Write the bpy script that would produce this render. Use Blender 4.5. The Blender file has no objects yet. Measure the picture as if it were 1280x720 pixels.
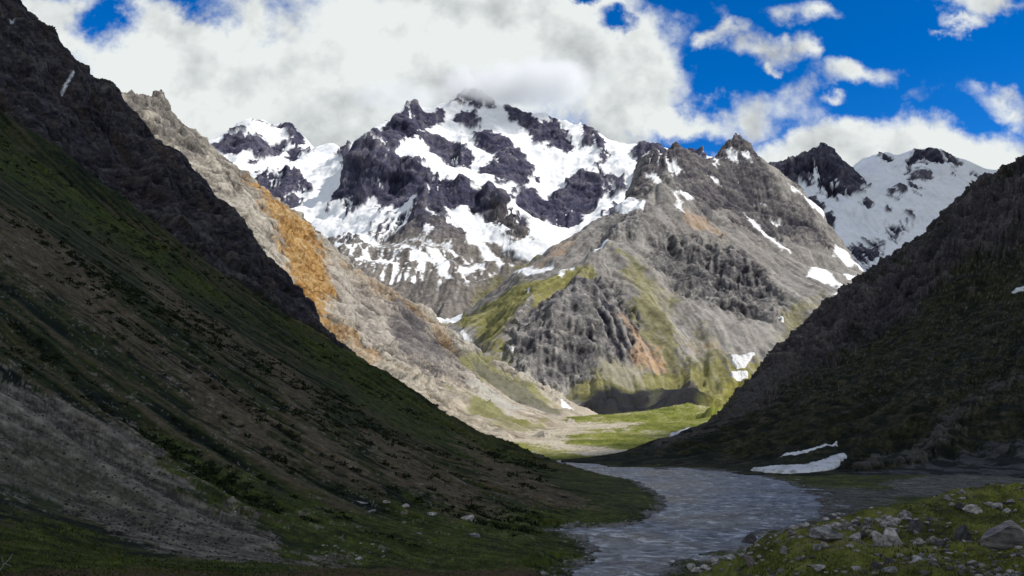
import bpy, math, random
import numpy as np
from mathutils import Vector
R_ = math.radians
F = 1100.0                       # focal length in pixels of a 1280 px wide frame
PITCH = math.atan(160.0/F)
WATER = -20.6
rng = np.random.default_rng(7)
random.seed(7)
SC = bpy.context.scene
COL = SC.collection

# ------------------------------------------------------------------ directions
cp, sp_ = math.cos(PITCH), math.sin(PITCH)
def uw(px, py):
    """direction of a sight line: (X/Y, Z/Y)"""
    a = (px-640.0)/F; b = (360.0-py)/F
    dy = cp - b*sp_; dz = sp_ + b*cp
    return a/dy, dz/dy
def W(px, py, Y):
    u, w = uw(px, py)
    return (u*Y, Y, w*Y)
SUN_EL = R_(43); SUN_AZ = (0.93, -0.3676)      # horizontal direction towards the sun

# ------------------------------------------------------------------ noise tiles
N = 1024
_fx = np.fft.fftfreq(N)[:, None]*N; _fy = np.fft.rfftfreq(N)[None, :]*N
_k = np.sqrt(_fx**2+_fy**2); _k[0, 0] = 1
def _norm(a):
    a = a-a.mean(); return (a/a.std()).astype(np.float32)
def band(k0, seed):
    r = np.random.default_rng(seed).standard_normal((N, N))
    s = np.fft.rfft2(r)*np.exp(-(np.log(_k/k0)/0.45)**2)
    return _norm(np.fft.irfft2(s, s=(N, N)))
def fbm_tile(seed, beta=2.0, k0=3):
    r = np.random.default_rng(seed).standard_normal((N, N))
    s = np.fft.rfft2(r)*np.where(_k < k0, 0, _k**(-beta/2-0.5))
    return _norm(np.fft.irfft2(s, s=(N, N)))
def ridge_tile(seed, gain=0.55, k0=4):
    out = 0; amp = 1; k = k0; w = 1
    i = 0
    while k < 400:
        n = 1-np.minimum(np.abs(band(k, seed+i))*0.75, 1.3)
        n = n*np.abs(n)
        out = out+amp*n*w
        w = np.clip(0.35+0.75*n, 0, 1)
        amp *= gain; k *= 2.03; i += 1
    return _norm(out)
T_F = fbm_tile(1, 1.3); T_F2 = fbm_tile(2, 1.1); T_S = fbm_tile(3, 2.2)
T_R = ridge_tile(10, 0.42); T_R2 = ridge_tile(40, 0.46)
T_H = fbm_tile(4, 3.0, 3); T_B = _norm(band(110, 61)+.6*band(55, 62))
T_W = np.random.default_rng(5).standard_normal((N, N)).astype(np.float32)
def facet_tile(seed, n=64):
    """angular broken-rock relief: sloping planes that meet in sharp crests"""
    r = np.random.default_rng(seed); px = r.uniform(.1, .9, (n, n)); py = r.uniform(.1, .9, (n, n)); g = r.normal(0, .9, (2, n, n)); h = r.normal(0, .35, (n, n))
    t = np.arange(N)/N*n; X, Y = np.meshgrid(t, t, indexing='ij'); ix = X.astype(int); iy = Y.astype(int); out = np.full((N, N), 1e9)
    for a in (-1, 0, 1):
        for b in (-1, 0, 1):
            i = (ix+a) % n; j = (iy+b) % n; dx = X-(ix+a+px[i, j]); dy = Y-(iy+b+py[i, j])
            out = np.minimum(out, h[i, j]+g[0, i, j]*dx+g[1, i, j]*dy+1.1*(dx*dx+dy*dy))
    return _norm(out)
T_C = facet_tile(77)
def samp(T, x, y, size, ox=0.0, oy=0.0):
    """sample a tile that spans `size` metres"""
    fx = (x/size+ox)*N; fy = (y/size+oy)*N
    ix = np.floor(fx).astype(np.int64); iy = np.floor(fy).astype(np.int64)
    tx = (fx-ix).astype(np.float32); ty = (fy-iy).astype(np.float32)
    tx = tx*tx*(3-2*tx); ty = ty*ty*(3-2*ty)
    x0 = ix % N; x1 = (ix+1) % N; y0 = iy % N; y1 = (iy+1) % N
    a = T[x0, y0]*(1-tx)+T[x1, y0]*tx
    b = T[x0, y1]*(1-tx)+T[x1, y1]*tx
    return a*(1-ty)+b*ty
def wave(P, cells, ox=0.0):
    c = float(np.median(P.cell)); return samp(T_B, P.XX+.35*P.Zb, P.YY+.8*P.Zb, cells*c*110, ox, .1+ox)
def ss(a, b, x):
    t = np.clip((x-a)/(b-a), 0, 1); return t*t*(3-2*t)

# ------------------------------------------------------------------ height fields
def line(pts, step=28):
    """densify a polyline of (px,py,Y)"""
    out = []
    for p, q in zip(pts[:-1], pts[1:]):
        n = max(1, int(math.hypot(q[0]-p[0], q[1]-p[1])/step))
        for k in range(n):
            t = k/n; out.append(tuple(p[i]+(q[i]-p[i])*t for i in range(3)))
    out.append(tuple(pts[-1])); return out
class Patch:
    use_n = False
    def __init__(s, px0, px1, Yrows, dpx=1.3):
        u0 = (px0-640)/F; u1 = (px1-640)/F
        s.u = np.linspace(u0, u1, int((px1-px0)/dpx)+1)
        s.Y = np.asarray(Yrows, float)
        s.R = len(s.Y); s.C = len(s.u)
        s.YY = np.repeat(s.Y[:, None], s.C, 1); s.XX = s.YY*s.u[None, :]
    def fit(s, pts, worldpts=(), smooth=0.0, sc=0):
        P = np.array([W(*p) for p in pts]+list(worldpts), float)
        P = P[np.unique(np.round(P[:, :2], 0), axis=0, return_index=True)[1]]
        L = sc or np.ptp(P[:, 1])+1
        xy = P[:, :2]/L
        d = np.sqrt(((xy[:, None]-xy[None])**2).sum(2)+1e-12)
        n = len(P)
        A = np.zeros((n+3, n+3)); A[:n, :n] = d - smooth*np.eye(n)
        A[:n, n] = 1; A[:n, n+1:] = xy; A[n, :n] = 1; A[n+1:, :n] = xy.T
        c = np.linalg.solve(A, np.r_[P[:, 2], 0, 0, 0])
        gx = (s.XX/L).ravel().astype(np.float32); gy = (s.YY/L).ravel().astype(np.float32)
        z = c[n]+c[n+1]*gx+c[n+2]*gy
        for k in range(n):
            z = z+np.float32(c[k])*np.sqrt((gx-np.float32(xy[k, 0]))**2+(gy-np.float32(xy[k, 1]))**2)
        s.Zb = z.reshape(s.R, s.C).astype(np.float64)
        s.prep()
    def prep(s):
        s.wb = s.Zb/s.YY
        Zu = np.gradient(s.Zb, s.u, axis=1); Zy = np.gradient(s.Zb, s.Y, axis=0)
        gx = Zu/s.YY; gy = Zy-Zu*s.u[None]/s.YY
        s.slope = np.sqrt(gx**2+gy**2); g = s.slope+1e-6
        k = np.sqrt(1+g*g); s.nrm = np.stack([-gx/k, -gy/k, 1/k], -1)
        dx, dy = -gx/g, -gy/g
        cell = s.YY*(s.u[1]-s.u[0])
        dY = np.gradient(s.Y)[:, None]
        s.vc = (dx-s.u[None]*dy).astype(np.float32)        # columns for one cell of travel
        s.vr = (dy*cell/dY).astype(np.float32)
        s.cell = cell
    def xyz(s, Z):
        if not s.use_n: return s.XX, s.YY, Z
        d = Z-s.Zb; return s.XX+s.nrm[..., 0]*d, s.YY+s.nrm[..., 1]*d, s.Zb+s.nrm[..., 2]*d
    def streak(s, src, K=18, step=1.3):
        r0, c0 = np.meshgrid(np.arange(s.R, dtype=np.float32), np.arange(s.C, dtype=np.float32), indexing='ij')
        acc = src.astype(np.float32).copy()
        for sg in (1, -1):
            r = r0.copy(); c = c0.copy()
            for k in range(K):
                ri = np.clip(r, 0, s.R-1).astype(np.int32); ci = np.clip(c, 0, s.C-1).astype(np.int32)
                r += sg*step*s.vr[ri, ci]; c += sg*step*s.vc[ri, ci]
                ri = np.clip(r, 0, s.R-1).astype(np.int32); ci = np.clip(c, 0, s.C-1).astype(np.int32)
                acc += src[ri, ci]*(1-0.9*k/K)
        return _norm(acc)
    def spurs(s, cells, dec, seed):
        """sharp spurs and gullies running down the fall line, `cells` grid cells apart"""
        src = wave(s, cells, seed)+.6*wave(s, cells*.6, seed+.3)
        full = (s.R, s.C, s.vr, s.vc)
        s.vr = s.vr[::dec, ::dec]; s.vc = s.vc[::dec, ::dec]; s.R, s.C = s.vr.shape
        n = s.streak(src[::dec, ::dec], max(5, int(.85*cells/dec)), 1.5)
        r_, c_ = s.R, s.C; s.R, s.C, s.vr, s.vc = full
        n = .75-np.abs(n)
        if dec == 1: return _norm(n)
        a = np.minimum(np.arange(s.R)/dec, r_-1.001); b = np.minimum(np.arange(s.C)/dec, c_-1.001)
        i = a.astype(int); j = b.astype(int); ta = (a-i)[:, None].astype(np.float32); tb = (b-j)[None].astype(np.float32)
        n = (n[np.ix_(i, j)]*(1-tb)+n[np.ix_(i, j+1)]*tb)*(1-ta)+(n[np.ix_(i+1, j)]*(1-tb)+n[np.ix_(i+1, j+1)]*tb)*ta
        return _norm(n)
    def strata(s, deg, cells, stretch=9.0, seed=0.0):
        c = s.c; t = R_(deg); a = s.XX*math.cos(t)+s.Zb*math.sin(t); b = -s.XX*math.sin(t)+s.Zb*math.cos(t)
        b = b+.25*s.YY+c*cells*1.2*samp(T_H, s.XX+.3*s.Zb, s.YY+s.Zb, c*400, seed, .2)
        return samp(T_B, a/stretch, b, cells*c*110, seed, seed*.7)
    def facets(s, cells, deg, seed, stretch=2.0):
        c = s.c; t = R_(deg); a = s.XX*math.cos(t)+s.Zb*math.sin(t); b = -s.XX*math.sin(t)+s.Zb*math.cos(t)+.4*s.YY
        w = c*cells*.5; a = a+.5*s.YY+w*samp(T_H, s.XX, s.Zb+s.YY, c*300, seed); b = b+w*samp(T_H, s.XX, s.Zb+s.YY, c*300, seed+.5, .3)
        return samp(T_C, a/stretch, b, cells*c*64, seed, seed+.2)
    def grain(s, seed):
        c = s.c; x = s.XX+.35*s.Zb; y = s.YY+.8*s.Zb
        s.gr = samp(T_F2, x, y, 260*c, seed, seed+.3)
        k = samp(T_B, x, y, 9*c*110, seed+.5, .2)+.5*samp(T_B, x, y, 22*c*110, .2, seed)
        s.crk = ss(.22, .0, np.abs(k)).astype(np.float32)
    def relief(s, seed):
        s.c = float(np.median(s.cell))
        s.grain(seed)
        s.n70 = s.spurs(80, 6, seed); s.n30 = s.spurs(34, 3, seed+.21); s.n13 = s.spurs(15, 1, seed+.43); s.n6 = s.spurs(7, 1, seed+.66)
        return s.c*6.5*s.n70, s.c*3.0*s.n30, s.c*(1.2*s.n13+.45*s.n6)
    def hit(s, px, py):
        """row and column where a sight line first meets the surface"""
        u, w = uw(px, py)
        c = (u-s.u[0])/(s.u[1]-s.u[0]); ci = int(min(max(round(c), 0), s.C-1))
        col = s.wb[:, ci]
        k = np.nonzero(col >= w)[0]
        if len(k) == 0: return float(np.argmax(col)), c
        i = k[0]
        if i == 0: return 0.0, c
        t = (w-col[i-1])/(col[i]-col[i-1]+1e-12)
        return i-1+t, c
    def point(s, px, py, Z=None):
        r, c = s.hit(px, py)
        Zs = s.Zb if Z is None else Z
        i = int(min(max(r, 0), s.R-1)); j = int(min(max(round(c), 0), s.C-1))
        Y = np.interp(r, np.arange(s.R), s.Y); u = s.u[0]+c*(s.u[1]-s.u[0])
        i2 = min(i+1, s.R-1); t = r-i
        return (u*Y, Y, Zs[i, j]*(1-t)+Zs[i2, j]*t)
    def height(s, x, y, Z):
        c = (x/y-s.u[0])/(s.u[1]-s.u[0]); r = np.interp(y, s.Y, np.arange(s.R))
        i = int(min(max(r, 0), s.R-2)); j = int(min(max(c, 0), s.C-2)); tr = r-i; tc = c-j
        return float((Z[i, j]*(1-tc)+Z[i, j+1]*tc)*(1-tr)+(Z[i+1, j]*(1-tc)+Z[i+1, j+1]*tc)*tr)
    def poly(s, pts, soft=2.0, warp=4.0, off=None, seed=0.0, wl=30):
        """0..1 mask of an outline lying on the surface, with a broken edge"""
        q = []
        n = len(pts)
        for k in range(n):
            a, b = pts[k], pts[(k+1) % n]
            m = max(1, int(math.hypot(b[0]-a[0], b[1]-a[1])/14))
            for t in range(m):
                q.append(s.hit(a[0]+(b[0]-a[0])*t/m, a[1]+(b[1]-a[1])*t/m))
        q = np.array(q)
        pad = 3*soft+2.5*warp+4
        r0 = int(max(0, q[:, 0].min()-pad)); r1 = int(min(s.R, q[:, 0].max()+pad+1))
        c0 = int(max(0, q[:, 1].min()-pad)); c1 = int(min(s.C, q[:, 1].max()+pad+1))
        out = np.zeros((s.R, s.C), np.float32)
        if r1 <= r0 or c1 <= c0: return out
        rr, cc = np.meshgrid(np.arange(r0, r1), np.arange(c0, c1), indexing='ij')
        x = s.XX[r0:r1, c0:c1]; y = s.YY[r0:r1, c0:c1]; L = float(np.median(s.cell[r0:r1, c0:c1]))*wl*40
        rr = rr+warp*samp(T_F, x, y, L, seed, .1); cc = cc+warp*samp(T_F, x, y, L, .37, seed+.5)
        ins = np.zeros(rr.shape, bool); dm = np.full(rr.shape, 1e9, np.float32)
        for k in range(len(q)):
            ar, ac = q[k]; br, bc = q[(k+1) % len(q)]
            er, ec = br-ar, bc-ac; l2 = er*er+ec*ec+1e-9
            t = np.clip(((rr-ar)*er+(cc-ac)*ec)/l2, 0, 1)
            dm = np.minimum(dm, (rr-ar-t*er)**2+(cc-ac-t*ec)**2)
            if er != 0:
                hitc = ac+(rr-ar)/er*ec
                ins ^= ((ar > rr) != (br > rr)) & (cc < hitc)
        d = np.where(ins, np.sqrt(dm), -np.sqrt(dm))
        if off is not None: d = d+off[r0:r1, c0:c1]
        out[r0:r1, c0:c1] = ss(-soft, soft, d)
        return out
def rows(*seg):
    """rows(Y0, (Y1, ratio), (Y2, ratio)...)"""
    out = [seg[0]]
    for y1, r in seg[1:]:
        n = max(1, int(round(math.log(y1/out[-1])/r)))
        out += list(out[-1]*np.exp(np.arange(1, n+1)*math.log(y1/out[-1])/n))
    return out
def mixc(C, col, m):
    if isinstance(m, np.ndarray): m = m[..., None]
    C[...] = C*(1-m)+np.asarray(col)*m
def rock_blend(cols, t):
    """piecewise blend of colours by a field t in 0..1"""
    t = np.clip(t, 0, 0.9999)*(len(cols)-1); i = t.astype(int); f = (t-i)[..., None]
    A = np.array(cols+[cols[-1]], float)
    return A[i]*(1-f)+A[i+1]*f

# ------------------------------------------------------------------ objects
def tag(o, label=None, cat=None, group=None, kind=None):
    if label: o['label'] = label
    if cat: o['category'] = cat
    if group: o['group'] = group
    if kind: o['kind'] = kind
    return o
def mesh_np(name, V, Q, mat, colr=None, smooth=True):
    V = np.asarray(V, np.float32); Q = np.asarray(Q, np.int32)
    me = bpy.data.meshes.new(name)
    me.vertices.add(len(V)); me.vertices.foreach_set('co', V.ravel())
    k = Q.shape[1]
    me.loops.add(Q.size); me.loops.foreach_set('vertex_index', Q.ravel())
    me.polygons.add(len(Q)); me.polygons.foreach_set('loop_start', np.arange(0, Q.size, k, dtype=np.int32))
    me.polygons.foreach_set('loop_total', np.full(len(Q), k, np.int32))
    if smooth: me.polygons.foreach_set('use_smooth', np.ones(len(Q), bool))
    if colr is not None:
        a = me.color_attributes.new('Col', 'FLOAT_COLOR', 'POINT')
        a.data.foreach_set('color', np.asarray(colr, np.float32).ravel())
    me.update(calc_edges=True)
    me.materials.append(mat)
    o = bpy.data.objects.new(name, me); COL.objects.link(o); return o
def grid_obj(name, P, Z, C, bump, mat, fmask=None, smooth=True):
    V = np.stack(P.xyz(Z), -1).reshape(-1, 3)
    C4 = np.concatenate([np.clip(C, 0, 1), bump[..., None]], -1).reshape(-1, 4)
    idx = np.arange(P.R*P.C).reshape(P.R, P.C)
    Q = np.stack([idx[:-1, :-1], idx[:-1, 1:], idx[1:, 1:], idx[1:, :-1]], -1)
    if fmask is not None: Q = Q[fmask]
    Q = Q.reshape(-1, 4)
    used = np.unique(Q); remap = np.zeros(len(V), np.int32); remap[used] = np.arange(len(used))
    return mesh_np(name, V[used], remap[Q], mat, C4[used], smooth)

# ------------------------------------------------------------------ materials
def new_mat(name):
    m = bpy.data.materials.new(name); m.use_nodes = True
    nt = m.node_tree; nt.nodes.clear(); return m, nt
def nd(nt, t, **kw):
    n = nt.nodes.new(t)
    for k, v in kw.items():
        if k.startswith('i_'): n.inputs[k[2:]].default_value = v
        else: setattr(n, k, v)
    return n
def terrain_mat(name, s1, s2, dist, var=0.45, rough=0.95):
    """albedo comes from the surface's own cover map (rock, scree, turf, snow); fine grain by noise. s1,s2 in cycles per metre"""
    m, nt = new_mat(name); L = nt.links.new
    at = nd(nt, 'ShaderNodeAttribute', attribute_name='Col')
    tc = nd(nt, 'ShaderNodeTexCoord')
    n1 = nd(nt, 'ShaderNodeTexNoise', i_Scale=s1, i_Detail=8.0, i_Roughness=0.65); L(tc.outputs['Object'], n1.inputs['Vector'])
    n2 = nd(nt, 'ShaderNodeTexNoise', i_Scale=s2, i_Detail=6.0, i_Roughness=0.7); L(tc.outputs['Object'], n2.inputs['Vector'])
    mr = nd(nt, 'ShaderNodeMapRange'); L(n2.outputs['Fac'], mr.inputs['Value'])
    mr.inputs['From Min'].default_value = 0.3; mr.inputs['From Max'].default_value = 0.7
    mr.inputs['To Min'].default_value = 1-var; mr.inputs['To Max'].default_value = 1+var; mr.clamp = False
    mx = nd(nt, 'ShaderNodeMix', data_type='FLOAT'); mx.inputs[2].default_value = 1.0
    L(at.outputs['Alpha'], mx.inputs[0]); L(mr.outputs[0], mx.inputs[3])
    vm = nd(nt, 'ShaderNodeVectorMath', operation='SCALE'); L(at.outputs['Color'], vm.inputs[0]); L(mx.outputs[0], vm.inputs['Scale'])
    ad = nd(nt, 'ShaderNodeMath', operation='ADD'); L(n1.outputs['Fac'], ad.inputs[0])
    ml = nd(nt, 'ShaderNodeMath', operation='MULTIPLY'); ml.inputs[1].default_value = 0.35; L(n2.outputs['Fac'], ml.inputs[0]); L(ml.outputs[0], ad.inputs[1])
    bp = nd(nt, 'ShaderNodeBump'); bp.inputs['Distance'].default_value = dist
    L(ad.outputs[0], bp.inputs['Height']); L(at.outputs['Alpha'], bp.inputs['Strength'])
    b = nd(nt, 'ShaderNodeBsdfPrincipled'); b.inputs['Roughness'].default_value = rough; b.inputs['Specular IOR Level'].default_value = 0.15
    L(vm.outputs[0], b.inputs['Base Color']); L(bp.outputs[0], b.inputs['Normal'])
    o = nd(nt, 'ShaderNodeOutputMaterial'); L(b.outputs[0], o.inputs['Surface'])
    return m

# colour palette (albedo)
SNOW = (0.74, 0.75, 0.77)
GRASS = (0.055, 0.062, 0.014); GRASS_L = (0.10, 0.115, 0.016); GRASS_D = (0.020, 0.024, 0.008)
SCREE = (0.17, 0.155, 0.14); SCREE_W = (0.26, 0.22, 0.17); BROWN = (0.075, 0.052, 0.033)
SLATE = (0.075, 0.07, 0.095); SLATE_D = (0.035, 0.034, 0.055); GREYR = (0.15, 0.135, 0.13)

def Pz(ox, oy, pts, s=2.6667):
    """outline read off an enlarged crop whose corner is (ox,oy)"""
    return [(ox+x/s, oy+y/s) for x, y in pts]

# ================================================================== NEAR GROUND (left hillside + valley floor + rocky knoll)
G = Patch(-180, 1480, rows(2.5, (30, .05), (125, .0062), (520, .0030), (3600, .011)), 1.35)
crest = [(-400, -75, 470), (0, 165, 480), (71, 212, 480), (131, 257, 480), (169, 290, 480), (240, 325, 480), (300, 359, 478), (350, 390, 475),
         (405, 419, 470), (480, 465, 455), (512, 487, 445), (569, 529, 425), (600, 548, 410), (635, 560, 395), (667, 572, 375), (700, 581, 362)]
gp = line(crest, 30)
gp += [(0, 720, 62), (-250, 720, 52), (150, 720, 64), (300, 720, 70), (450, 720, 80), (600, 720, 98), (700, 700, 118)]
def hill_profile(X, Y):
    d = np.interp(Y, [50, 110, 200, 300, 350, 480], [-8, 5, 30, 25, 42, 44])-X
    g = .6*15*math.log(1+math.exp(min((d-36)/15, 50)))+(.0006*(d-100)**2 if d > 100 else 0)
    return (X, Y, -20+g)
hp0 = [hill_profile(X, Y) for Y in (100, 140, 190, 250, 320, 380) for X in (-330, -260, -200, -150, -110, -75, -45, -20, 0) if X/Y > -.95 and X < Y*.09-8]
flat = []
for Y in (150, 185, 230, 280, 330, 380):
    for X in (20, 60, 110, 160, 230): 
        if X/Y > 0.13 or Y > 330: flat.append((X, Y, -20.2))
flat += [(10, 140, -20.2), (40, 120, -20.2), (20, 115, -20.2), (14, 175, -20.0), (0, 105, -19), (330, 300, -16), (420, 420, -15), (100, 125, -20)]
for Y, z in ((430, -20), (520, -20), (700, -19.6), (1000, -18), (1500, -13), (2000, -6), (2600, 2), (3400, 12)):
    for X in (-150, 0, 80, 150): flat.append((X*(Y/700 if Y > 700 else 1), Y, z))
    flat += [(Y*0.28, Y, z+(3 if Y > 900 else 0)), (Y*0.9, Y, z-5), (-Y*.6, Y, z-8)]
flat += [(250, 1150, -8), (330, 1500, 18), (380, 1900, 26), (300, 1300, -6)]
# back of the left hillside
for px, py, Y in crest[1:13:2]:
    x, y, z = W(px, py, Y); flat.append((x, y+55, z-30 if z > 30 else -20.2))
# rocky knoll at the right and the camera's own bank
knoll = [(850, 722, 46, 0), (930, 700, 50, 0), (960, 672, 57, 0), (1040, 654, 61, 0), (1140, 634, 68, 0), (1280, 622, 74, 0), (1420, 618, 76, 0),
         (1000, 690, 46, 0), (1100, 680, 45, 0), (1100, 720, 34, 0), (1200, 670, 48, 0), (1280, 700, 38, 0), (1400, 690, 40, 0), (980, 720, 38, 0), (1200, 720, 34, 0), (1280, 660, 52, 0)]
kp = [W(a, b, c) for a, b, c, _ in knoll]
edge = [(8, 62, -19.5), (12, 76, -20.8), (22, 88, -21), (34, 96, -21), (50, 104, -20.3), (75, 112, -19.8), (19, 71, -15.5), (28, 78, -14.5), (5, 45, -14), (8, 36, -9), (-5, 60, -14.5), (0, 30, -8), (0, 12, -3.6), (0, 4, -2.1), (-5, 12, -4.5), (8, 12, -3.8), (-14, 30, -9.5), (3, 85, -19.3), (-2, 105, -19.5)]
G.fit(gp, flat+kp+edge+hp0, sc=400)
river = [(700, 581), (722, 572), (733, 574), (728, 580), (745, 585), (850, 586), (945, 591), (985, 602), (1012, 617), (1030, 630), (1036, 641), (1000, 655), (955, 662), (928, 668), (922, 676), (900, 686), (868, 697), (846, 706), (828, 722), (800, 770),
         (690, 770), (718, 722), (722, 708), (752, 700), (744, 688), (728, 676), (735, 668), (700, 668), (690, 662), (725, 657), (790, 655), (822, 643), (836, 634), (826, 622), (808, 610), (800, 602), (760, 594), (715, 588)]
def ground_pt(px, py, z=-20.2):
    u, w = uw(px, py); Y = z/w; return u*Y, Y
def world_poly(P, pts, z, warp=0.0, wl=20, seed=0.0):
    """signed distance in metres to an outline lying on the plane z"""
    q = []
    for k in range(len(pts)):
        a, b = pts[k], pts[(k+1) % len(pts)]
        for t in range(3): q.append(ground_pt(a[0]+(b[0]-a[0])*t/3, a[1]+(b[1]-a[1])*t/3, z))
    q = np.array(q); sel = (P.Y > q[:, 1].min()-30) & (P.Y < q[:, 1].max()+30)
    x = P.XX[sel]; y = P.YY[sel]
    x = x+warp*samp(T_F, x, y, wl*30, seed); y = y+warp*1.5*samp(T_F, x, y, wl*30, seed+.4, .2)
    ins = np.zeros(x.shape, bool); dm = np.full(x.shape, 1e9)
    for k in range(len(q)):
        ax, ay = q[k]; bx, by = q[(k+1) % len(q)]
        ex, ey = bx-ax, by-ay; t = np.clip(((x-ax)*ex+(y-ay)*ey)/(ex*ex+ey*ey+1e-9), 0, 1)
        dm = np.minimum(dm, (x-ax-t*ex)**2+(y-ay-t*ey)**2)
        if ey != 0: ins ^= ((ay > y) != (by > y)) & (x < ax+(y-ay)/ey*ex)
    out = np.full(P.XX.shape, -99.0); out[sel] = np.where(ins, np.sqrt(dm), -np.sqrt(dm)); return out
dr = world_poly(G, river, -20.4, 1.0, 14)
x, y = G.XX, G.YY
hill = ss(0.02, 0.22, G.slope)*(G.Zb > -19)*1.0
knm = ss(-17.5, -12, G.Zb)*ss(-.02, .12, x/y)*(y < 95)
src = samp(T_B, x, y, 150.0)+0.7*samp(T_W, x, y, 500.0)
st1 = G.streak(src, 22, 1.5)
st2 = G.streak(samp(T_B, x, y, 700.0, .3)+.6*samp(T_B, x, y, 260.0, .5), 60, 2.2)
f1 = samp(T_F, x, y, 300.0, .2, .3); f2 = samp(T_F2, x, y, 60.0); f3 = samp(T_S, x, y, 900.0, .6)
fine = samp(T_F2, x, y, 25.0, .4)
lum = samp(T_R2, x, y, 90.0, .1, .7)
Z = G.Zb.copy()
far = ss(250, 420, y)
hy = samp(T_H, x, y, 300.0, .7); hy2 = samp(T_H, x, y, 60.0, .2)
Z += hill*(1.0*st2+0.10*st1+0.9*hy+0.25*lum+.2*hy2)*ss(50, 200, y)*(.3+.7*far) + hill*.12*hy2
Z += (1-hill)*(0.12*hy2) + knm*(0.30*samp(T_H, x, y, 45.0, .2)+0.015*fine)
Z += (y > 500)*(0.5*hy)
# river bed and banks
Z = np.where(dr > -8, np.where(dr > 0, -20.6-np.minimum(dr*0.25, 1.0), np.minimum(Z, -20.45+0.10*np.maximum(-dr, 0)+np.maximum(-dr-3, 0)*0.5+0.03*f2)), Z)
Zg = Z
# cover
C = np.zeros((G.R, G.C, 3)); 
gt = 0.5+0.22*f2+0.18*f1+0.12*fine
C[...] = rock_blend([GRASS_D, GRASS, GRASS_L], gt*0.8)
# hillside vegetation: dark heath streaks between olive turf and brown bare strips
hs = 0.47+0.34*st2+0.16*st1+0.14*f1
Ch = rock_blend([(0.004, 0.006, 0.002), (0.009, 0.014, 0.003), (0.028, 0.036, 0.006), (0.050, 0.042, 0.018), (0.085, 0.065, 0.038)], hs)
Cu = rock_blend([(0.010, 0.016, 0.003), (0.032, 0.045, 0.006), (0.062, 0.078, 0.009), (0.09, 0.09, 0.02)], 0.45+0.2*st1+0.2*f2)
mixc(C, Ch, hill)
low = G.poly([(200, 560), (330, 600), (450, 640), (560, 630), (680, 640), (800, 640), (830, 700), (560, 740), (420, 712), (330, 680), (230, 620)], 18, 12)
low = np.maximum(low, G.poly([(-100, 640), (60, 650), (180, 700), (450, 712), (500, 740), (-200, 760)], 7, 8))
low = np.maximum(low, 0.8*G.poly([(-200, 40), (0, 160), (100, 235), (180, 300), (300, 400), (240, 370), (140, 300), (0, 215), (-200, 120)], 10, 14))
low = np.maximum(low, 0.55*G.poly([(330, 370), (420, 425), (560, 520), (640, 565), (720, 600), (600, 580), (480, 520), (380, 450)], 10, 14))
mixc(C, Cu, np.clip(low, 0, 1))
# brown bare strips on the hillside
brn = rock_blend([(0.05, 0.038, 0.022), (0.105, 0.078, 0.046), (0.15, 0.115, 0.07)], 0.5+0.25*st1+0.2*f2)
for pl in ([(-20, 250), (60, 290), (130, 350), (180, 420), (230, 470), (150, 430), (60, 370), (-20, 320)],
           [(190, 430), (260, 480), (320, 520), (390, 600), (330, 570), (250, 520)],
           [(300, 420), (380, 470), (420, 540), (360, 500)],
           [(440, 520), (520, 560), (590, 620), (640, 650), (560, 640), (480, 590)],
           [(570, 545), (650, 590), (760, 640), (690, 640), (620, 610)],
           [(170, 330), (300, 430), (320, 460), (220, 400)], [(330, 470), (430, 560), (470, 610), (400, 590)]):
    mixc(C, brn, 0.75*G.poly(pl, 7, 9, off=4*st1))
scr = G.poly([(-150, 380), (0, 447), (60, 478), (130, 515), (175, 545), (205, 580), (250, 640), (330, 680), (445, 702), (425, 714), (250, 702), (130, 655), (60, 628), (0, 606), (-150, 560)], 1.6, 7, off=1.2*st1)
scc = rock_blend([(0.04, 0.034, 0.025), (0.10, 0.086, 0.064), (0.145, 0.125, 0.094), (0.22, 0.19, 0.145)], 0.48+0.10*f2+0.22*fine+0.16*st1+.16*st2)
mixc(C, scc, scr)
mixc(C, (0.05, 0.06, 0.02), 0.45*G.poly([(-50, 520), (60, 560), (150, 620), (220, 665), (140, 650), (-50, 590)], 9, 8))
gul = G.poly([(0, 541), (60, 579), (118, 613), (116, 615), (58, 582), (0, 544)], .9, 1.5); gul = np.maximum(gul, G.poly([(160, 640), (215, 680), (214, 682), (158, 642)], .9, 1.5))
Z -= 0.35*gul; mixc(C, (0.05, 0.045, 0.04), 0.6*gul)
# stony turf at the foot of the fan and on the hillside
spk = ss(1.7, 2.2, fine+0.5*f2)*hill*ss(70, 100, y)*ss(240, 180, y)
mixc(C, (0.20, 0.18, 0.15), 0.7*spk)
# valley floor: gravel bars, turf terraces
fl = (y > 380)*1.0
bar = ss(-.2, .6, samp(T_F, x*2.2, y, 900.0, .5, .1)+.3*f2)
flc = rock_blend([(0.10, 0.115, 0.02), (0.17, 0.19, 0.03), (0.24, 0.23, 0.08), (0.38, 0.355, 0.27)], 0.38+0.24*samp(T_F, x*2.5, y, 1500.0, .15)+.1*f2)
mixc(C, flc, ss(430, 520, y))
mixc(C, rock_blend([(0.26, 0.23, 0.17), (0.42, 0.37, 0.28), (0.55, 0.50, 0.41)], .5+.3*bar-.15+.1*f2), ss(400, 470, y)*np.maximum(G.poly([(560, 524), (690, 530), (790, 529), (800, 533), (740, 538), (705, 545), (715, 553), (760, 561), (820, 565), (740, 570), (690, 562), (640, 552), (580, 545), (540, 560)], 3, 4), .0))
mixc(C, (0.10, 0.095, 0.10), ss(-14, -3, dr)*ss(330, 345, y)*(y < 480))
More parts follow.
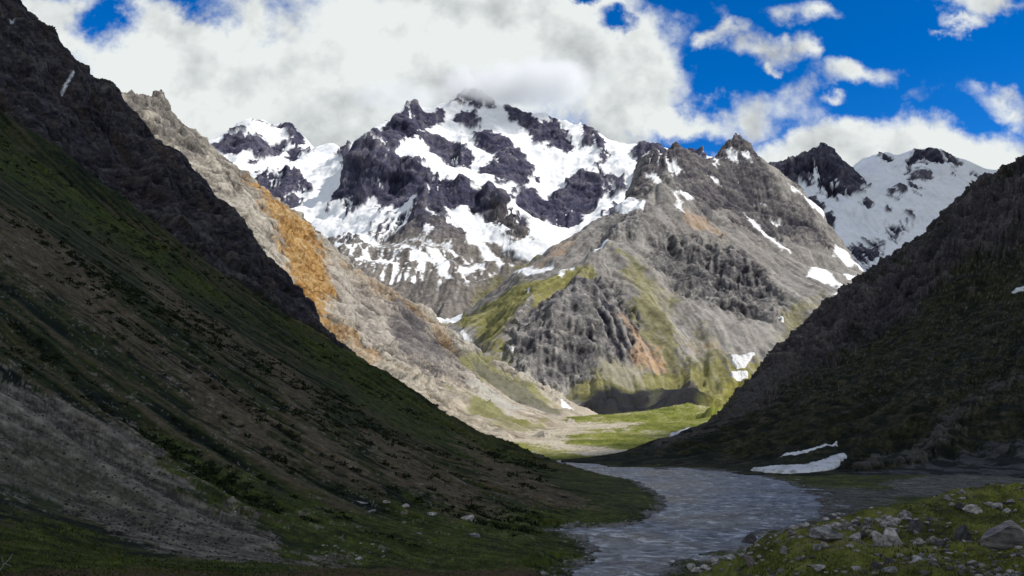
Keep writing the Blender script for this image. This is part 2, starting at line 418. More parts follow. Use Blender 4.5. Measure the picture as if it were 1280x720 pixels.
# gravel by the water and mud flat
grv = rock_blend([(0.06, 0.055, 0.05), (0.12, 0.11, 0.10), (0.20, 0.185, 0.17)], .5+.25*f2+.2*fine)
mixc(C, grv, ss(-2.6, -.6, dr+1.2*f2))
mixc(C, grv*0.7, .8*G.poly([(1000, 605), (1100, 612), (1130, 628), (1060, 650), (1030, 660), (1000, 640)], 8, 8))
mixc(C, grv*0.9, .8*G.poly([(1100, 605), (1200, 590), (1400, 570), (1400, 618), (1200, 622), (1120, 618)], 5, 6))
mixc(C, (0.22, 0.2, 0.18), .6*G.poly([(690, 658), (770, 654), (835, 660), (790, 668), (700, 670)], 2, 3, off=2*fine))
mixc(C, (0.085, 0.05, 0.03), .85*G.poly([(-60, 711), (120, 713), (420, 713), (720, 714), (720, 760), (-60, 760)], 1.5, 1.5))
# knoll: mossy turf with stony ground
kc = rock_blend([(0.028, 0.03, 0.009), (0.075, 0.082, 0.016), (0.14, 0.146, 0.026), (0.17, 0.145, 0.06)], .48+.22*samp(T_F, x, y, 60.0, .8)+.1*fine)
mixc(C, kc, knm)
bump = np.clip(.8-.2*knm, .3, 1)
m_near = terrain_mat('near_ground', 1.8, 0.6, 0.35, .65)
idx_hill = np.zeros((G.R, G.C), np.float32)
hp = crest+[(730, 585, 0), (800, 605, 0), (828, 630, 0), (790, 650, 0), (700, 660, 0), (640, 690, 0), (560, 725, 0), (300, 760, 0), (-400, 760, 0)]
hm = G.poly([(a, b) for a, b, _ in hp], .5, 0) > .5
hm |= (G.Zb > -19.5) & (x < -20) & (y < 600) & (y > 45) & (x < y*.05)
fm = hm[:-1, :-1]
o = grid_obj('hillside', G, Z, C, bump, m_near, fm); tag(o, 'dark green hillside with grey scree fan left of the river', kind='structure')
o = grid_obj('ground', G, Z, C, bump, m_near, ~fm); tag(o, 'grassy valley floor and stony bank beside the river', kind='structure')

# ================================================================== RIVER
def river_obj():
    q = [ground_pt(a, b, WATER) for a, b in river]
    ys = rows(60, (420, .006)); xs = np.linspace(-30, 190, 300)
    XX, YY = np.meshgrid(xs, ys, indexing='xy')
    Zw = WATER+0.035*samp(T_F, XX, YY*2.5, 60.0)+.02*samp(T_R, XX, YY*2.0, 90.0)
    V = np.stack([XX, YY, Zw], -1).reshape(-1, 3)
    idx = np.arange(XX.size).reshape(XX.shape)
    Q = np.stack([idx[:-1, :-1], idx[:-1, 1:], idx[1:, 1:], idx[1:, :-1]], -1)
    q = np.array(q); x, y = XX, YY
    ins = np.zeros(x.shape, bool); dm = np.full(x.shape, 1e9)
    for k in range(len(q)):
        ax, ay = q[k]; bx, by = q[(k+1) % len(q)]
        ex, ey = bx-ax, by-ay; t = np.clip(((x-ax)*ex+(y-ay)*ey)/(ex*ex+ey*ey+1e-9), 0, 1)
        dm = np.minimum(dm, (x-ax-t*ex)**2+(y-ay-t*ey)**2)
        if ey != 0: ins ^= ((ay > y) != (by > y)) & (x < ax+(y-ay)/ey*ex)
    keep = (ins | (dm < 36))[:-1, :-1]
    Q = Q[keep].reshape(-1, 4)
    m, nt = new_mat('river_water'); L = nt.links.new
    tc = nd(nt, 'ShaderNodeTexCoord'); mp = nd(nt, 'ShaderNodeMapping'); mp.inputs['Scale'].default_value = (0.42, 0.42, 1); mp.inputs['Rotation'].default_value = (0, 0, -0.25); L(tc.outputs['Object'], mp.inputs[0])
    n = nd(nt, 'ShaderNodeTexNoise', i_Scale=0.7, i_Detail=8.0, i_Roughness=0.74, i_Distortion=.8); L(mp.outputs[0], n.inputs['Vector'])
    n2 = nd(nt, 'ShaderNodeTexNoise', i_Scale=0.09, i_Detail=5.0, i_Roughness=0.6); L(mp.outputs[0], n2.inputs['Vector'])
    bp = nd(nt, 'ShaderNodeBump'); bp.inputs['Distance'].default_value = .8; bp.inputs['Strength'].default_value = 1; L(n.outputs['Fac'], bp.inputs['Height'])
    nc = nd(nt, 'ShaderNodeTexNoise', i_Scale=0.30, i_Detail=6.0, i_Roughness=0.66, i_Distortion=1.2); L(tc.outputs['Object'], nc.inputs['Vector'])
    cr = nd(nt, 'ShaderNodeValToRGB'); L(nc.outputs['Fac'], cr.inputs[0]); e = cr.color_ramp.elements
    e[0].position = .40; e[0].color = (0.045, 0.052, 0.07, 1); e[1].position = .56; e[1].color = (0.23, 0.255, 0.285, 1)
    e = cr.color_ramp.elements.new(.64); e.color = (0.60, 0.62, 0.68, 1)
    rr = nd(nt, 'ShaderNodeMapRange'); L(n2.outputs['Fac'], rr.inputs[0]); rr.inputs['From Min'].default_value = .35; rr.inputs['From Max'].default_value = .65; rr.inputs['To Min'].default_value = .12; rr.inputs['To Max'].default_value = .45
    b = nd(nt, 'ShaderNodeBsdfPrincipled'); b.inputs['IOR'].default_value = 1.33
    L(cr.outputs[0], b.inputs['Base Color']); L(rr.outputs[0], b.inputs['Roughness']); L(bp.outputs[0], b.inputs['Normal'])
    o = nd(nt, 'ShaderNodeOutputMaterial'); L(b.outputs[0], o.inputs[0])
    o = mesh_np('river', V, Q, m); tag(o, 'grey blue braided river running down the valley floor', kind='structure')
river_obj()

# ================================================================== DARK ROCK RIDGE (left, behind the hillside)
D = Patch(-180, 470, rows(470, (980, .0019)), 1.3)
sky_d = [(-200, -170, 800), (-60, -50, 780), (0, -6, 770), (17, -4, 768), (21, 18, 765), (38, 18, 765), (50, 47, 760), (64, 52, 760), (74, 70, 760), (82, 68, 760), (90, 84, 755), (115, 108, 750), (134, 117, 750), (143, 103, 750), (150, 126, 745), (161, 135, 745), (187, 161, 740),
         (202, 191, 735), (225, 214, 730), (255, 240, 725), (281, 268, 715), (300, 287, 705), (315, 317, 690), (337, 344, 670), (360, 370, 640), (397, 402, 590), (412, 425, 560)]
dp = line(sky_d, 16)
dp += [(a, b+9, Y+18) for a, b, Y in crest[0:9]]
dp += [(a, b+40, Y-25) for a, b, Y in crest[0:8]]
dp += [(60, 150, 590), (130, 190, 640), (0, 90, 600), (190, 240, 640), (230, 290, 560), (110, 215, 560), (30, 120, 640), (280, 320, 590)]
back = []
for a, b, Y in sky_d[::2]:
    x_, y_, z_ = W(a, b, Y); back += [(x_-20, y_+110, z_-50), (x_-20, y_+240, z_-130)]
D.fit(dp, back, sc=400)
D.use_n = True; rb, rm_, rs = D.relief(0.1); D.f1 = D.facets(30, -45, 0.15, 2.2); D.f2 = D.facets(12, -30, 0.44999999999999996, 1.8); fc = D.c*(2.3*D.f1+1.0*D.f2); D.st = D.strata(-42, 9, 9.0, 0.1); x, y = D.XX+.35*D.Zb, D.YY+.8*D.Zb
rg = samp(T_R, x+.3*y, y*1.0, 420.0, .1); rg2 = samp(T_R2, x, y+.8*D.Zb, 150.0, .4, .2)
f1 = samp(T_F, x, y, 250.0); f2 = samp(T_F2, x, y, 60.0)
s1 = D.streak(wave(D, 4)+.3*samp(T_W, x, y, 1500.), 20, 1.6)
s2 = D.streak(wave(D, 14, .7)+.5*wave(D, 7, .4), 45, 2.0); hh = samp(T_H, x, y, 200.)
lowm = D.poly([(a, b-4) for a, b, _ in crest[:9]]+[(405, 500), (-300, 400)], 5, 7)
k = 1-.85*lowm
edge_f = ss(0, 60, y-480)
Z = D.Zb+k*edge_f*(.7*rb+.6*rm_+.5*rs+1.0*rg+1.0*hh+1.15*fc+.5*D.st+.12*D.gr)-(1-edge_f)*3
C = rock_blend([(0.010, 0.009, 0.013), (0.030, 0.027, 0.034), (0.060, 0.053, 0.060), (0.12, 0.107, 0.10)], .45+.11*rg2+.10*s1+.12*f2+.04*D.n30+.05*D.n13+.06*D.gr+.12*D.st+.08*D.f1+.09*D.f2)
mixc(C, rock_blend([(0.05, 0.036, 0.03), (0.09, 0.068, 0.055)], .5+.3*s1), .6*ss(.3, 1.2, s2+.5*f1))
mixc(C, GRASS_D, .8*lowm)
mixc(C, SNOW, D.poly([(70, 121), (80, 108), (86, 100), (87, 106), (78, 118)], .8, .8))
mixc(C, SNOW, D.poly([(8, 27), (16, 26), (17, 31), (9, 32)], .8, .6))
m_ridge = terrain_mat('dark_cliff_rock', .6, .28, 2.2, .7)
o = grid_obj('rocky_ridge', D, Z, C, np.full(Z.shape, 1.0), m_ridge); tag(o, 'dark craggy rock ridge above the left hillside', kind='structure')

# ================================================================== RIGHT HILLSIDE
H = Patch(700, 1500, rows(300, (900, .0026), (1100, .01)), 1.3)
sky_h = [(1700, -60, 800), (1500, 55, 800), (1280, 197, 800), (1262, 205, 800), (1235, 223, 800), (1212, 240, 800), (1201, 254, 798), (1179, 276, 797), (1156, 295, 795), (1130, 314, 793), (1107, 329, 790), (1070, 359, 785), (1040, 381, 780),
         (1002, 411, 770), (980, 434, 760), (952, 468, 738), (927, 503, 700), (905, 521, 655), (867, 538, 590), (837, 549, 545), (800, 559, 492), (765, 567, 450), (735, 573, 420)]
hpn = line(sky_h, 18)
hpn += [(735, 577, 398), (770, 579, 389), (800, 579, 384), (850, 580, 378), (900, 583, 362), (950, 588, 335), (1000, 590, 320), (1100, 590, 320), (1180, 587, 325), (1280, 584, 328), (1400, 578, 330), (1550, 570, 330),
        (1280, 500, 420), (1280, 400, 560), (1280, 300, 690), (1500, 400, 540), (1500, 250, 650), (1500, 500, 410), (1100, 560, 385), (1100, 480, 530), (1100, 410, 670), (950, 560, 400), (950, 510, 560), (1000, 470, 620), (850, 565, 420), (1150, 540, 400), (1190, 500, 450), (1200, 420, 600), (1180, 350, 700), (1020, 530, 450), (900, 545, 480)]
back = []
for a, b, Y in sky_h[1:-5:2]:
    x_, y_, z_ = W(a, b, Y); back.append((x_+20, y_+70, max(z_-40, -25)))
back += [(-20, 420, -23), (60, 300, -22), (150, 280, -22), (30, 380, -22), (230, 900, -30), (110, 620, -30), (80, 540, -27), (260, 1000, -40)]
H.fit(hpn, back, sc=400)
H.use_n = True; rb, rm_, rs = H.relief(0.2); H.f1 = H.facets(30, 40, 0.65, 2.2); H.f2 = H.facets(12, 55, 0.95, 1.8); fc = H.c*(2.3*H.f1+1.0*H.f2); x, y = H.XX+.35*H.Zb, H.YY+.8*H.Zb
rg = samp(T_R, x, y, 350.0, .3, .8); rg2 = samp(T_R2, x, y+.6*H.Zb, 120.0, .1)
f1 = samp(T_F, x, y, 260.0, .4); f2 = samp(T_F2, x, y, 60.0, .5)
s1 = H.streak(wave(H, 4)+.3*samp(T_W, x, y, 1200.), 22, 1.6); s2 = H.streak(wave(H, 16, .2)+.6*wave(H, 8, .6), 60, 2.2); hh = samp(T_H, x, y, 200.)
rk = H.poly([(1500, 0), (1280, 190), (1060, 350), (950, 440), (900, 525), (935, 520), (985, 475), (1050, 440), (1120, 400), (1200, 345), (1280, 320), (1500, 230)], 8, 10, off=4*s1)
ft = ss(-21, -12, H.Zb)
Z = H.Zb+ft*(.5+.5*rk)*(rb*.6+rm_*.6+rs*.6+rk*(.5*rg2+.5*rm_+.9*fc)+.25*fc+1.5*hh+.2*H.gr)
ribs = H.poly([(1290, 470), (1240, 500), (1190, 540), (1150, 575), (1080, 588), (1060, 584), (1130, 560), (1180, 525), (1230, 490), (1290, 455)], 4, 5, off=2*s1)
Z = Z+2*ribs
gd = H.poly([(1300, 430), (1230, 470), (1150, 520), (1080, 570), (1040, 585), (1100, 580), (1170, 545), (1240, 500), (1300, 480)], 5, 8)
Z = Z-1.5*gd
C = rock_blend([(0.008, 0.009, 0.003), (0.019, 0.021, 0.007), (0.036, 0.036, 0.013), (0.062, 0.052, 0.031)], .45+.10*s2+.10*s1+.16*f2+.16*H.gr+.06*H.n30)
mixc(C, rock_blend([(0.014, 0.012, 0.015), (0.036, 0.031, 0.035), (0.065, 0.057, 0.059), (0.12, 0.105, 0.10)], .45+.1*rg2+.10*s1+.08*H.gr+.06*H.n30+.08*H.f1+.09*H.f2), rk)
mixc(C, (0.10, 0.095, 0.09), .6*ribs)
mixc(C, (0.085, 0.078, 0.075), .6*H.poly([(905, 521), (960, 470), (1010, 440), (990, 470), (940, 515), (890, 540), (840, 556), (800, 562)], 3, 4, off=2*s1))
mixc(C, rock_blend([(0.04, 0.037, 0.037), (0.09, 0.085, 0.083)], .5+.25*f2), H.poly([(1050, 596), (1120, 585), (1200, 565), (1400, 530), (1400, 600), (1280, 605)], 5, 5))
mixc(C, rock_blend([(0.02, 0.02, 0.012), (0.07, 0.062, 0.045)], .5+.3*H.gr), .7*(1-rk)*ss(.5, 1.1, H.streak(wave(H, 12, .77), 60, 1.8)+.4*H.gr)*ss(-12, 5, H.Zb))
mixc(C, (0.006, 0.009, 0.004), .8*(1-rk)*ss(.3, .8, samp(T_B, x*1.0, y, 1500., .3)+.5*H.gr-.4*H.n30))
spk = ss(1.3, 1.9, samp(T_F2, x, y, 26.0)+.4*f2)*(H.Zb > 5); mixc(C, (0.15, 0.13, 0.12), .5*spk)
mixc(C, (0.09, 0.10, 0.02), .8*H.poly([(860, 520), (900, 500), (935, 478), (950, 470), (925, 505), (880, 530), (862, 533)], 4, 4))
hz = samp(T_F2, x, y, 200.0, .9)
Zh = Z
m_hr = terrain_mat('right_slope', .9, .4, 1.2, .7)
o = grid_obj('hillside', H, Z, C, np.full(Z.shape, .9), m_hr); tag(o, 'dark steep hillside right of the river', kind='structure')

# snow patches lying on the slopes: thin banks of real snow
def snow_mat():
    m, nt = new_mat('old_snow'); L = nt.links.new
    tc = nd(nt, 'ShaderNodeTexCoord'); n = nd(nt, 'ShaderNodeTexNoise', i_Scale=.25, i_Detail=8.0, i_Roughness=.7); L(tc.outputs['Object'], n.inputs[0])
    cr = nd(nt, 'ShaderNodeValToRGB'); L(n.outputs[0], cr.inputs[0]); e = cr.color_ramp.elements
    e[0].position = .36; e[0].color = (.30, .28, .26, 1); e[1].position = .52; e[1].color = (.66, .67, .69, 1)
    bp = nd(nt, 'ShaderNodeBump', i_Distance=.3); L(n.outputs[0], bp.inputs['Height'])
    b = nd(nt, 'ShaderNodeBsdfPrincipled', i_Roughness=.7); L(cr.outputs[0], b.inputs['Base Color']); L(bp.outputs[0], b.inputs['Normal'])
    o = nd(nt, 'ShaderNodeOutputMaterial'); L(b.outputs[0], o.inputs[0]); return m
m_snow = snow_mat()
def snow_patch(P, Zs, pts, thick, label, warp=1.2, up=3):
    m = P.poly(pts, 1.6, warp, seed=.31)
    r, c = np.nonzero(m > .02)
    r0, r1, c0, c1 = max(r.min()-1, 0), min(r.max()+2, P.R), max(c.min()-1, 0), min(c.max()+2, P.C)
    ri = np.linspace(r0, r1-1, (r1-1-r0)*up+1); ci = np.linspace(c0, c1-1, (c1-1-c0)*up+1)
    def bl(A):
        i = np.minimum(ri.astype(int), r1-2); j = np.minimum(ci.astype(int), c1-2); tr = (ri-i)[:, None]; tc = (ci-j)[None]
        return (A[np.ix_(i, j)]*(1-tc)+A[np.ix_(i, j+1)]*tc)*(1-tr)+(A[np.ix_(i+1, j)]*(1-tc)+A[np.ix_(i+1, j+1)]*tc)*tr
    xx_, yy_, zz_ = P.xyz(Zs); Xb, Yb, Zb, M = bl(xx_), bl(yy_), bl(zz_), bl(m)
    Zt = Zb+thick*(ss(.3, 1, M)*1.3-.25)+thick*.12*samp(T_F, Xb, Yb, 60.)
    V = np.stack([Xb, Yb, Zt], -1).reshape(-1, 3); V2 = np.stack([Xb, Yb, Zb-thick*.6], -1).reshape(-1, 3)
    idx = np.arange(Xb.size).reshape(Xb.shape); n = Xb.size
    Q = np.stack([idx[:-1, :-1], idx[:-1, 1:], idx[1:, 1:], idx[1:, :-1]], -1)
    keep = M[:-1, :-1] > .12; Q = Q[keep].reshape(-1, 4)
    Q2 = (Q+n)[:, ::-1]
    E = {}
    for f in Q:
        for k in range(4):
            e = (int(f[k]), int(f[(k+1) % 4])); 
            if (e[1], e[0]) in E: del E[(e[1], e[0])]
            else: E[e] = 1
    Sd = np.array([[b, a, a+n, b+n] for a, b in E], int).reshape(-1, 4)
    A = np.concatenate([Q, Q2, Sd]); V = np.concatenate([V, V2])
    used = np.unique(A); rm = np.zeros(len(V), int); rm[used] = np.arange(len(used))
    o = mesh_np('snow_patch', V[used], rm[A], m_snow); tag(o, label, 'snow patch', 'old snow patches on the lower slopes'); return o
snow_patch(H, Zh, [(938, 588), (970, 585), (1005, 582), (1030, 574), (1056, 568), (1058, 574), (1040, 585), (1022, 590), (990, 592), (955, 591)], .9, 'largest bright snow patch at the foot of the right hillside by the river')
snow_patch(H, Zh, [(972, 573), (1000, 566), (1030, 556), (1047, 549), (1047, 553), (1020, 563), (990, 571)], .6, 'thin slanting snow streak just above the largest patch on the right hillside', .6)
snow_patch(H, Zh, [(1264, 368), (1282, 360), (1300, 352), (1300, 358), (1282, 366), (1266, 370)], .8, 'small snow patch high on the right hillside at the picture edge', .5)
snow_patch(G, Zg, [(836, 545), (850, 539), (864, 534), (868, 537), (858, 543), (842, 547)], 1.2, 'narrow sunlit snow patch on green floor beyond the right hillside toe', .6)

# ================================================================== TAN MOUNTAIN (left middle distance)
T = Patch(110, 760, rows(800, (2900, .0021)), 1.3)
sky_t = [(60, 150, 2100), (120, 140, 2050), (158, 128, 2000), (172, 122, 2000), (184, 112, 2000), (196, 113, 2000), (206, 116, 2000), (210, 128, 2000), (214, 144, 2000), (228, 153, 2005), (240, 169, 2010), (247, 170, 2015), (262, 186, 2020), (290, 212, 2030), (318, 229, 2030), (330, 241, 2030), (346, 254, 2050), (380, 278, 2080), (415, 316, 2110),
         (437, 341, 2130), (486, 364, 2150), (524, 386, 2170), (550, 412, 2200), (576, 431, 2220), (610, 450, 2260), (644, 467, 2300), (662, 484, 2340), (692, 506, 2400), (712, 524, 2450)]
tp = line(sky_t, 16)
tp += [(200, 190, 1750), (260, 240, 1650), (300, 290, 1500), (340, 340, 1420), (330, 245, 1900), (345, 300, 1650), (370, 360, 1450), (405, 421, 1300), (385, 320, 1850), (410, 380, 1600), (440, 380, 1900), (440, 440, 1250), (480, 420, 1750), (480, 467, 1180), (512, 489, 1100),
       (520, 440, 1850), (540, 470, 1500), (560, 520, 1030), (560, 470, 1850), (600, 500, 1500), (600, 546, 900), (640, 520, 1400), (640, 500, 2000), (660, 545, 1000), (690, 525, 1900), (700, 532, 1500), (620, 470, 2100), (575, 450, 2000), (500, 395, 2000), (460, 365, 2000)]
back = [(-500, 900, 120), (-900, 1100, 350), (-300, 850, 30), (-60, 800, -24), (60, 900, -24), (150, 1300, -24), (190, 1800, -22), (220, 2100, -18)]
for a, b, Y in sky_t[::3]:
    x_, y_, z_ = W(a, b, Y); back += [(x_, y_+180, max(z_-140, -60)), (x_, y_+400, max(z_-330, -120))]
T.fit(tp, back, sc=1000)
T.use_n = True; rb, rm_, rs = T.relief(0.3); T.f1 = T.facets(30, -50, 0.25, 2.2); T.f2 = T.facets(12, -35, 0.55, 1.8); fc = T.c*(2.3*T.f1+1.0*T.f2); T.st = T.strata(-56, 13, 13.0, 0.2); x, y = T.XX+.35*T.Zb, T.YY+.8*T.Zb
rg = samp(T_R, x, y, 1100.0, .2, .5); rg2 = samp(T_R2, x+.4*T.Zb, y, 360.0, .3)
f1 = samp(T_F, x, y, 600.0, .7); f2 = samp(T_F2, x, y, 150.0, .2)
s1 = T.streak(wave(T, 4)+.3*samp(T_W, x, y, 3000.), 18, 1.5); s2 = T.streak(wave(T, 14, .1)+.6*wave(T, 7, .3), 45, 2.0); hh = samp(T_H, x, y, 500.)
scm = ss(110, 10, T.Zb+25*f1)          # scree apron near the valley
k = 1-.85*scm
Z = T.Zb+k*(rb*.6+rm_*.55+rs*.4+3*rg+2*hh+1.1*fc+1.8*T.st+.2*T.gr)+scm*(rb*.25+rm_*.2+rs*.3+1.5*hh)
tt = .48+.08*rg2+.09*s1+.12*f2+.06*s2+.05*T.n30+.07*T.n13+.05*T.gr+.17*T.st+.07*T.f1+.08*T.f2
C = rock_blend([(0.05, 0.045, 0.044), (0.17, 0.155, 0.135), (0.31, 0.285, 0.245), (0.45, 0.415, 0.36)], tt)
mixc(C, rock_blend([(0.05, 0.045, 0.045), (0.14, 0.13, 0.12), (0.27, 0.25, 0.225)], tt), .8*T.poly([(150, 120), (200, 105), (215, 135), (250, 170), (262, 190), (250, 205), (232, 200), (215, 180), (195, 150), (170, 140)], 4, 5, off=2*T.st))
org = T.poly([(318, 224), (331, 238), (350, 256), (385, 285), (412, 318), (408, 360), (404, 400), (420, 430), (400, 424), (370, 385), (352, 345), (338, 300), (328, 262)], 5, 6, off=3*s1)
org = np.maximum(org, .6*T.poly([(400, 415), (415, 405), (445, 430), (470, 455), (450, 455)], 4, 4, off=2*s1))
Co = rock_blend([(0.13, 0.065, 0.02), (0.28, 0.155, 0.055), (0.39, 0.24, 0.095), (0.44, 0.34, 0.20)], .45+.2*s1+.15*f2+.15*f1)
mixc(C, Co, org)
for pl in ([(418, 318), (440, 342), (487, 366), (524, 388), (548, 412), (560, 430), (545, 425), (520, 400), (480, 378), (440, 358)], [(500, 420), (520, 440), (512, 445), (495, 430)]):
    mixc(C, Co*.8, .45*T.poly(pl, 3, 4, off=2*T.st))
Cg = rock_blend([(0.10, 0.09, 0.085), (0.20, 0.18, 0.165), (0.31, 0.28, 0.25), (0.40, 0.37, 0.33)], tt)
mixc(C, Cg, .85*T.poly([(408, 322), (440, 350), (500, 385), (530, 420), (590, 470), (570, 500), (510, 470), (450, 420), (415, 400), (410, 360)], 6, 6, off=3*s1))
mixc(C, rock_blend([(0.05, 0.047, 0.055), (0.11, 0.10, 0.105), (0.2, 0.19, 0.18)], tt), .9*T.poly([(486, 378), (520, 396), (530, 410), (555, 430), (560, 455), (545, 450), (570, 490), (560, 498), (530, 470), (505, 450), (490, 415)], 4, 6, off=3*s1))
# pale scree apron with turf stripes
mixc(C, rock_blend([(0.20, 0.17, 0.13), (0.33, 0.29, 0.23), (0.46, 0.41, 0.34)], .5+.22*s1+.15*s2), scm)
for pl, cc, a in (([(555, 432), (600, 450), (650, 480), (700, 515), (690, 520), (640, 495), (590, 465)], (0.20, 0.20, 0.07), .75),
              ([(590, 455), (650, 478), (706, 520), (680, 522), (620, 490)], (0.12, 0.115, 0.10), .75),
              ([(555, 480), (600, 505), (650, 525), (690, 530), (640, 532), (580, 508)], (0.15, 0.16, 0.04), .7),
              ([(575, 470), (620, 490), (660, 520), (640, 522), (590, 495)], (0.38, 0.37, 0.34), .7),
              ([(600, 520), (700, 535), (660, 545), (610, 535)], (0.17, 0.17, 0.05), .5)):
    mixc(C, cc, a*T.poly(pl, 3, 4, off=2*s1))
mixc(C, SNOW, T.poly([(697, 500), (704, 504), (718, 512), (712, 515), (700, 508)], 1, 1))
m_tan = terrain_mat('tan_limestone', .22, .09, 5.0, .3)
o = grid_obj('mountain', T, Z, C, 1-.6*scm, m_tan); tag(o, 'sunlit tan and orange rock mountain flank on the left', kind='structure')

# ================================================================== MIDDLE PYRAMID MOUNTAIN
M = Patch(480, 1150, rows(2350, (6200, .0016)), 1.3)
sky_m = [(640, 346, 3900), (662, 334, 3950), (685, 319, 4000), (726, 292, 4100), (756, 277, 4200), (775, 266, 4250), (790, 240, 4400), (798, 205, 4750), (803, 187, 4850), (813, 196, 4800), (822, 185, 4750), (831, 194, 4720), (845, 177, 4700), (853, 190, 4700), (862, 189, 4700), (872, 200, 4750), (880, 210, 4830),
         (890, 202, 4850), (901, 188, 4870), (911, 177, 4880), (920, 163, 4900), (929, 177, 4900), (939, 193, 4900), (954, 206, 4880), (969, 225, 4860), (987, 240, 4830), (1002, 256, 4800), (1025, 275, 4700), (1040, 302, 4600), (1062, 322, 4500), (1085, 350, 4300)]
mp_ = line(sky_m, 14)
mp_ += line([(800, 205, 4700), (812, 225, 4500), (825, 235, 4300), (815, 262, 4100), (800, 285, 3850), (775, 310, 3600), (748, 338, 3350), (735, 352, 3200), (715, 400, 2950), (700, 450, 2820), (698, 485, 2740)], 20)   # front spur
mp_ += line([(825, 235, 4300), (850, 250, 4250), (870, 270, 4150), (905, 300, 3950), (945, 330, 3700), (980, 365, 3450), (990, 395, 3300)], 22)   # right rib with cliffs
mp_ += line([(790, 250, 4350), (775, 266, 4200), (740, 290, 3950), (700, 315, 3800)], 20)
mp_ += [(790, 300, 3820), (810, 320, 3700), (835, 365, 3400), (860, 410, 3120), (866, 440, 2960), (850, 475, 2780), (835, 492, 2700),
        (800, 350, 3400), (790, 400, 3060), (795, 440, 2900), (780, 465, 2820), (660, 400, 3000), (640, 420, 2930), (620, 435, 2900), (655, 460, 2810), (630, 380, 3180), (680, 350, 3450), (720, 330, 3500), (600, 400, 3450), (590, 430, 3100), (640, 470, 2780), (570, 420, 3600),
        (610, 375, 3750), (580, 395, 3900), (560, 400, 4100),
        (900, 350, 3620), (860, 330, 3800), (920, 400, 3200), (950, 420, 3080), (900, 440, 2950), (930, 458, 2860), (880, 480, 2720), (900, 490, 2650), (960, 460, 2880), (1000, 430, 3100), (1040, 380, 3600), (1050, 350, 4000), (1000, 330, 4100), (980, 300, 4300), (940, 260, 4500), (900, 240, 4500), (870, 235, 4450),
        (1020, 330, 4150), (960, 340, 3850), (1020, 360, 3850), (760, 500, 2640), (700, 503, 2660), (730, 497, 2560), (745, 497, 2530), (770, 494, 2540), (795, 497, 2560), (812, 503, 2600), (830, 492, 2600), (850, 485, 2560), (866, 487, 2540), (880, 500, 2500), (745, 521, 2470), (800, 521, 2470), (860, 516, 2450), (900, 505, 2420)]
back = [(0, 2350, -30), (300, 2380, -12), (600, 2350, 20), (900, 2400, 40), (1300, 2600, 90), (1700, 3000, 200), (-200, 3000, 180), (-350, 3500, 350), (-500, 4200, 520), (150, 2500, -8)]
for a, b, Y in sky_m[::2]:
    x_, y_, z_ = W(a, b, Y); back += [(x_, y_+350, z_-260), (x_, y_+1000, z_-600)]
M.fit(mp_, back, sc=1500)
M.use_n = True; rb, rm_, rs = M.relief(0.4); M.f1 = M.facets(30, -35, 0.35, 2.2); M.f2 = M.facets(12, -20, 0.6499999999999999, 1.8); fc = M.c*(2.3*M.f1+1.0*M.f2); M.st = M.strata(-33, 9, 9.0, 0.3); x, y = M.XX+.35*M.Zb, M.YY+.8*M.Zb
rg = samp(T_R, x, y, 2300.0, .6, .1); rg2 = samp(T_R2, x, y+.5*M.Zb, 800.0, .2); f1 = samp(T_F, x, y, 1300.0, .1); f2 = samp(T_F2, x, y, 320.0, .9)
s1 = M.streak(wave(M, 4)+.3*samp(T_W, x, y, 6000.), 18, 1.5); s2 = M.streak(wave(M, 14, .4)+.6*wave(M, 7, .2), 45, 2.0); hh = samp(T_H, x, y, 900.)
strata = samp(T_F2, x*.35+.0*y, M.Zb*3.0+.55*x, 1500.0, .2)
cliff = np.zeros(Z.shape if False else (M.R, M.C), np.float32)
c1 = M.poly([(745, 340), (765, 345), (790, 380), (797, 440), (770, 448), (745, 440), (735, 465), (700, 490), (660, 470), (625, 435), (645, 400), (660, 390), (700, 372), (720, 350)], 4, 6, off=2*s1)
c2 = M.poly([(800, 300), (840, 290), (880, 300), (930, 320), (965, 345), (990, 385), (960, 400), (930, 395), (900, 380), (860, 370), (830, 350), (805, 330)], 5, 8, off=3*s1)
c3 = M.poly([(785, 255), (800, 180), (846, 175), (876, 195), (920, 165), (1000, 250), (1045, 300), (1020, 300), (985, 290), (960, 300), (925, 275), (890, 280), (860, 245), (835, 228), (810, 235)], 4, 7, off=3*s1)
c4 = M.poly([(790, 245), (812, 262), (800, 285), (770, 300), (740, 300), (760, 275)], 4, 5, off=2*s1)
cliff = np.clip(c1+c2+c3+.6*c4, 0, 1)
flute = M.streak(wave(M, 9, .35), 30, 1.5)
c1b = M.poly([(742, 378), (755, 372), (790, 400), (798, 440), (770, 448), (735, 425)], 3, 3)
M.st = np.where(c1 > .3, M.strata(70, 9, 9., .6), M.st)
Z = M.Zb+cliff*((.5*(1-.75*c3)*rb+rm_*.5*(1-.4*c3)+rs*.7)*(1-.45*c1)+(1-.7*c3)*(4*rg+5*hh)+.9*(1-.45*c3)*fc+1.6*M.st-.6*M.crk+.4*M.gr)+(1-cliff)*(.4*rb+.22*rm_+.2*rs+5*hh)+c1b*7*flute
base_m = ss(60, -10, M.Zb); Z = Z-0*base_m
sl = M.streak(wave(M, 8, .85), 70, 1.6); tt = .47+.10*s1+.13*s2+.10*sl+.09*f2+.02*rg2+.03*M.n30+.04*M.n13+.05*M.gr
C = rock_blend([(0.085, 0.08, 0.077), (0.155, 0.146, 0.138), (0.235, 0.222, 0.208), (0.33, 0.315, 0.295)], tt)          # scree
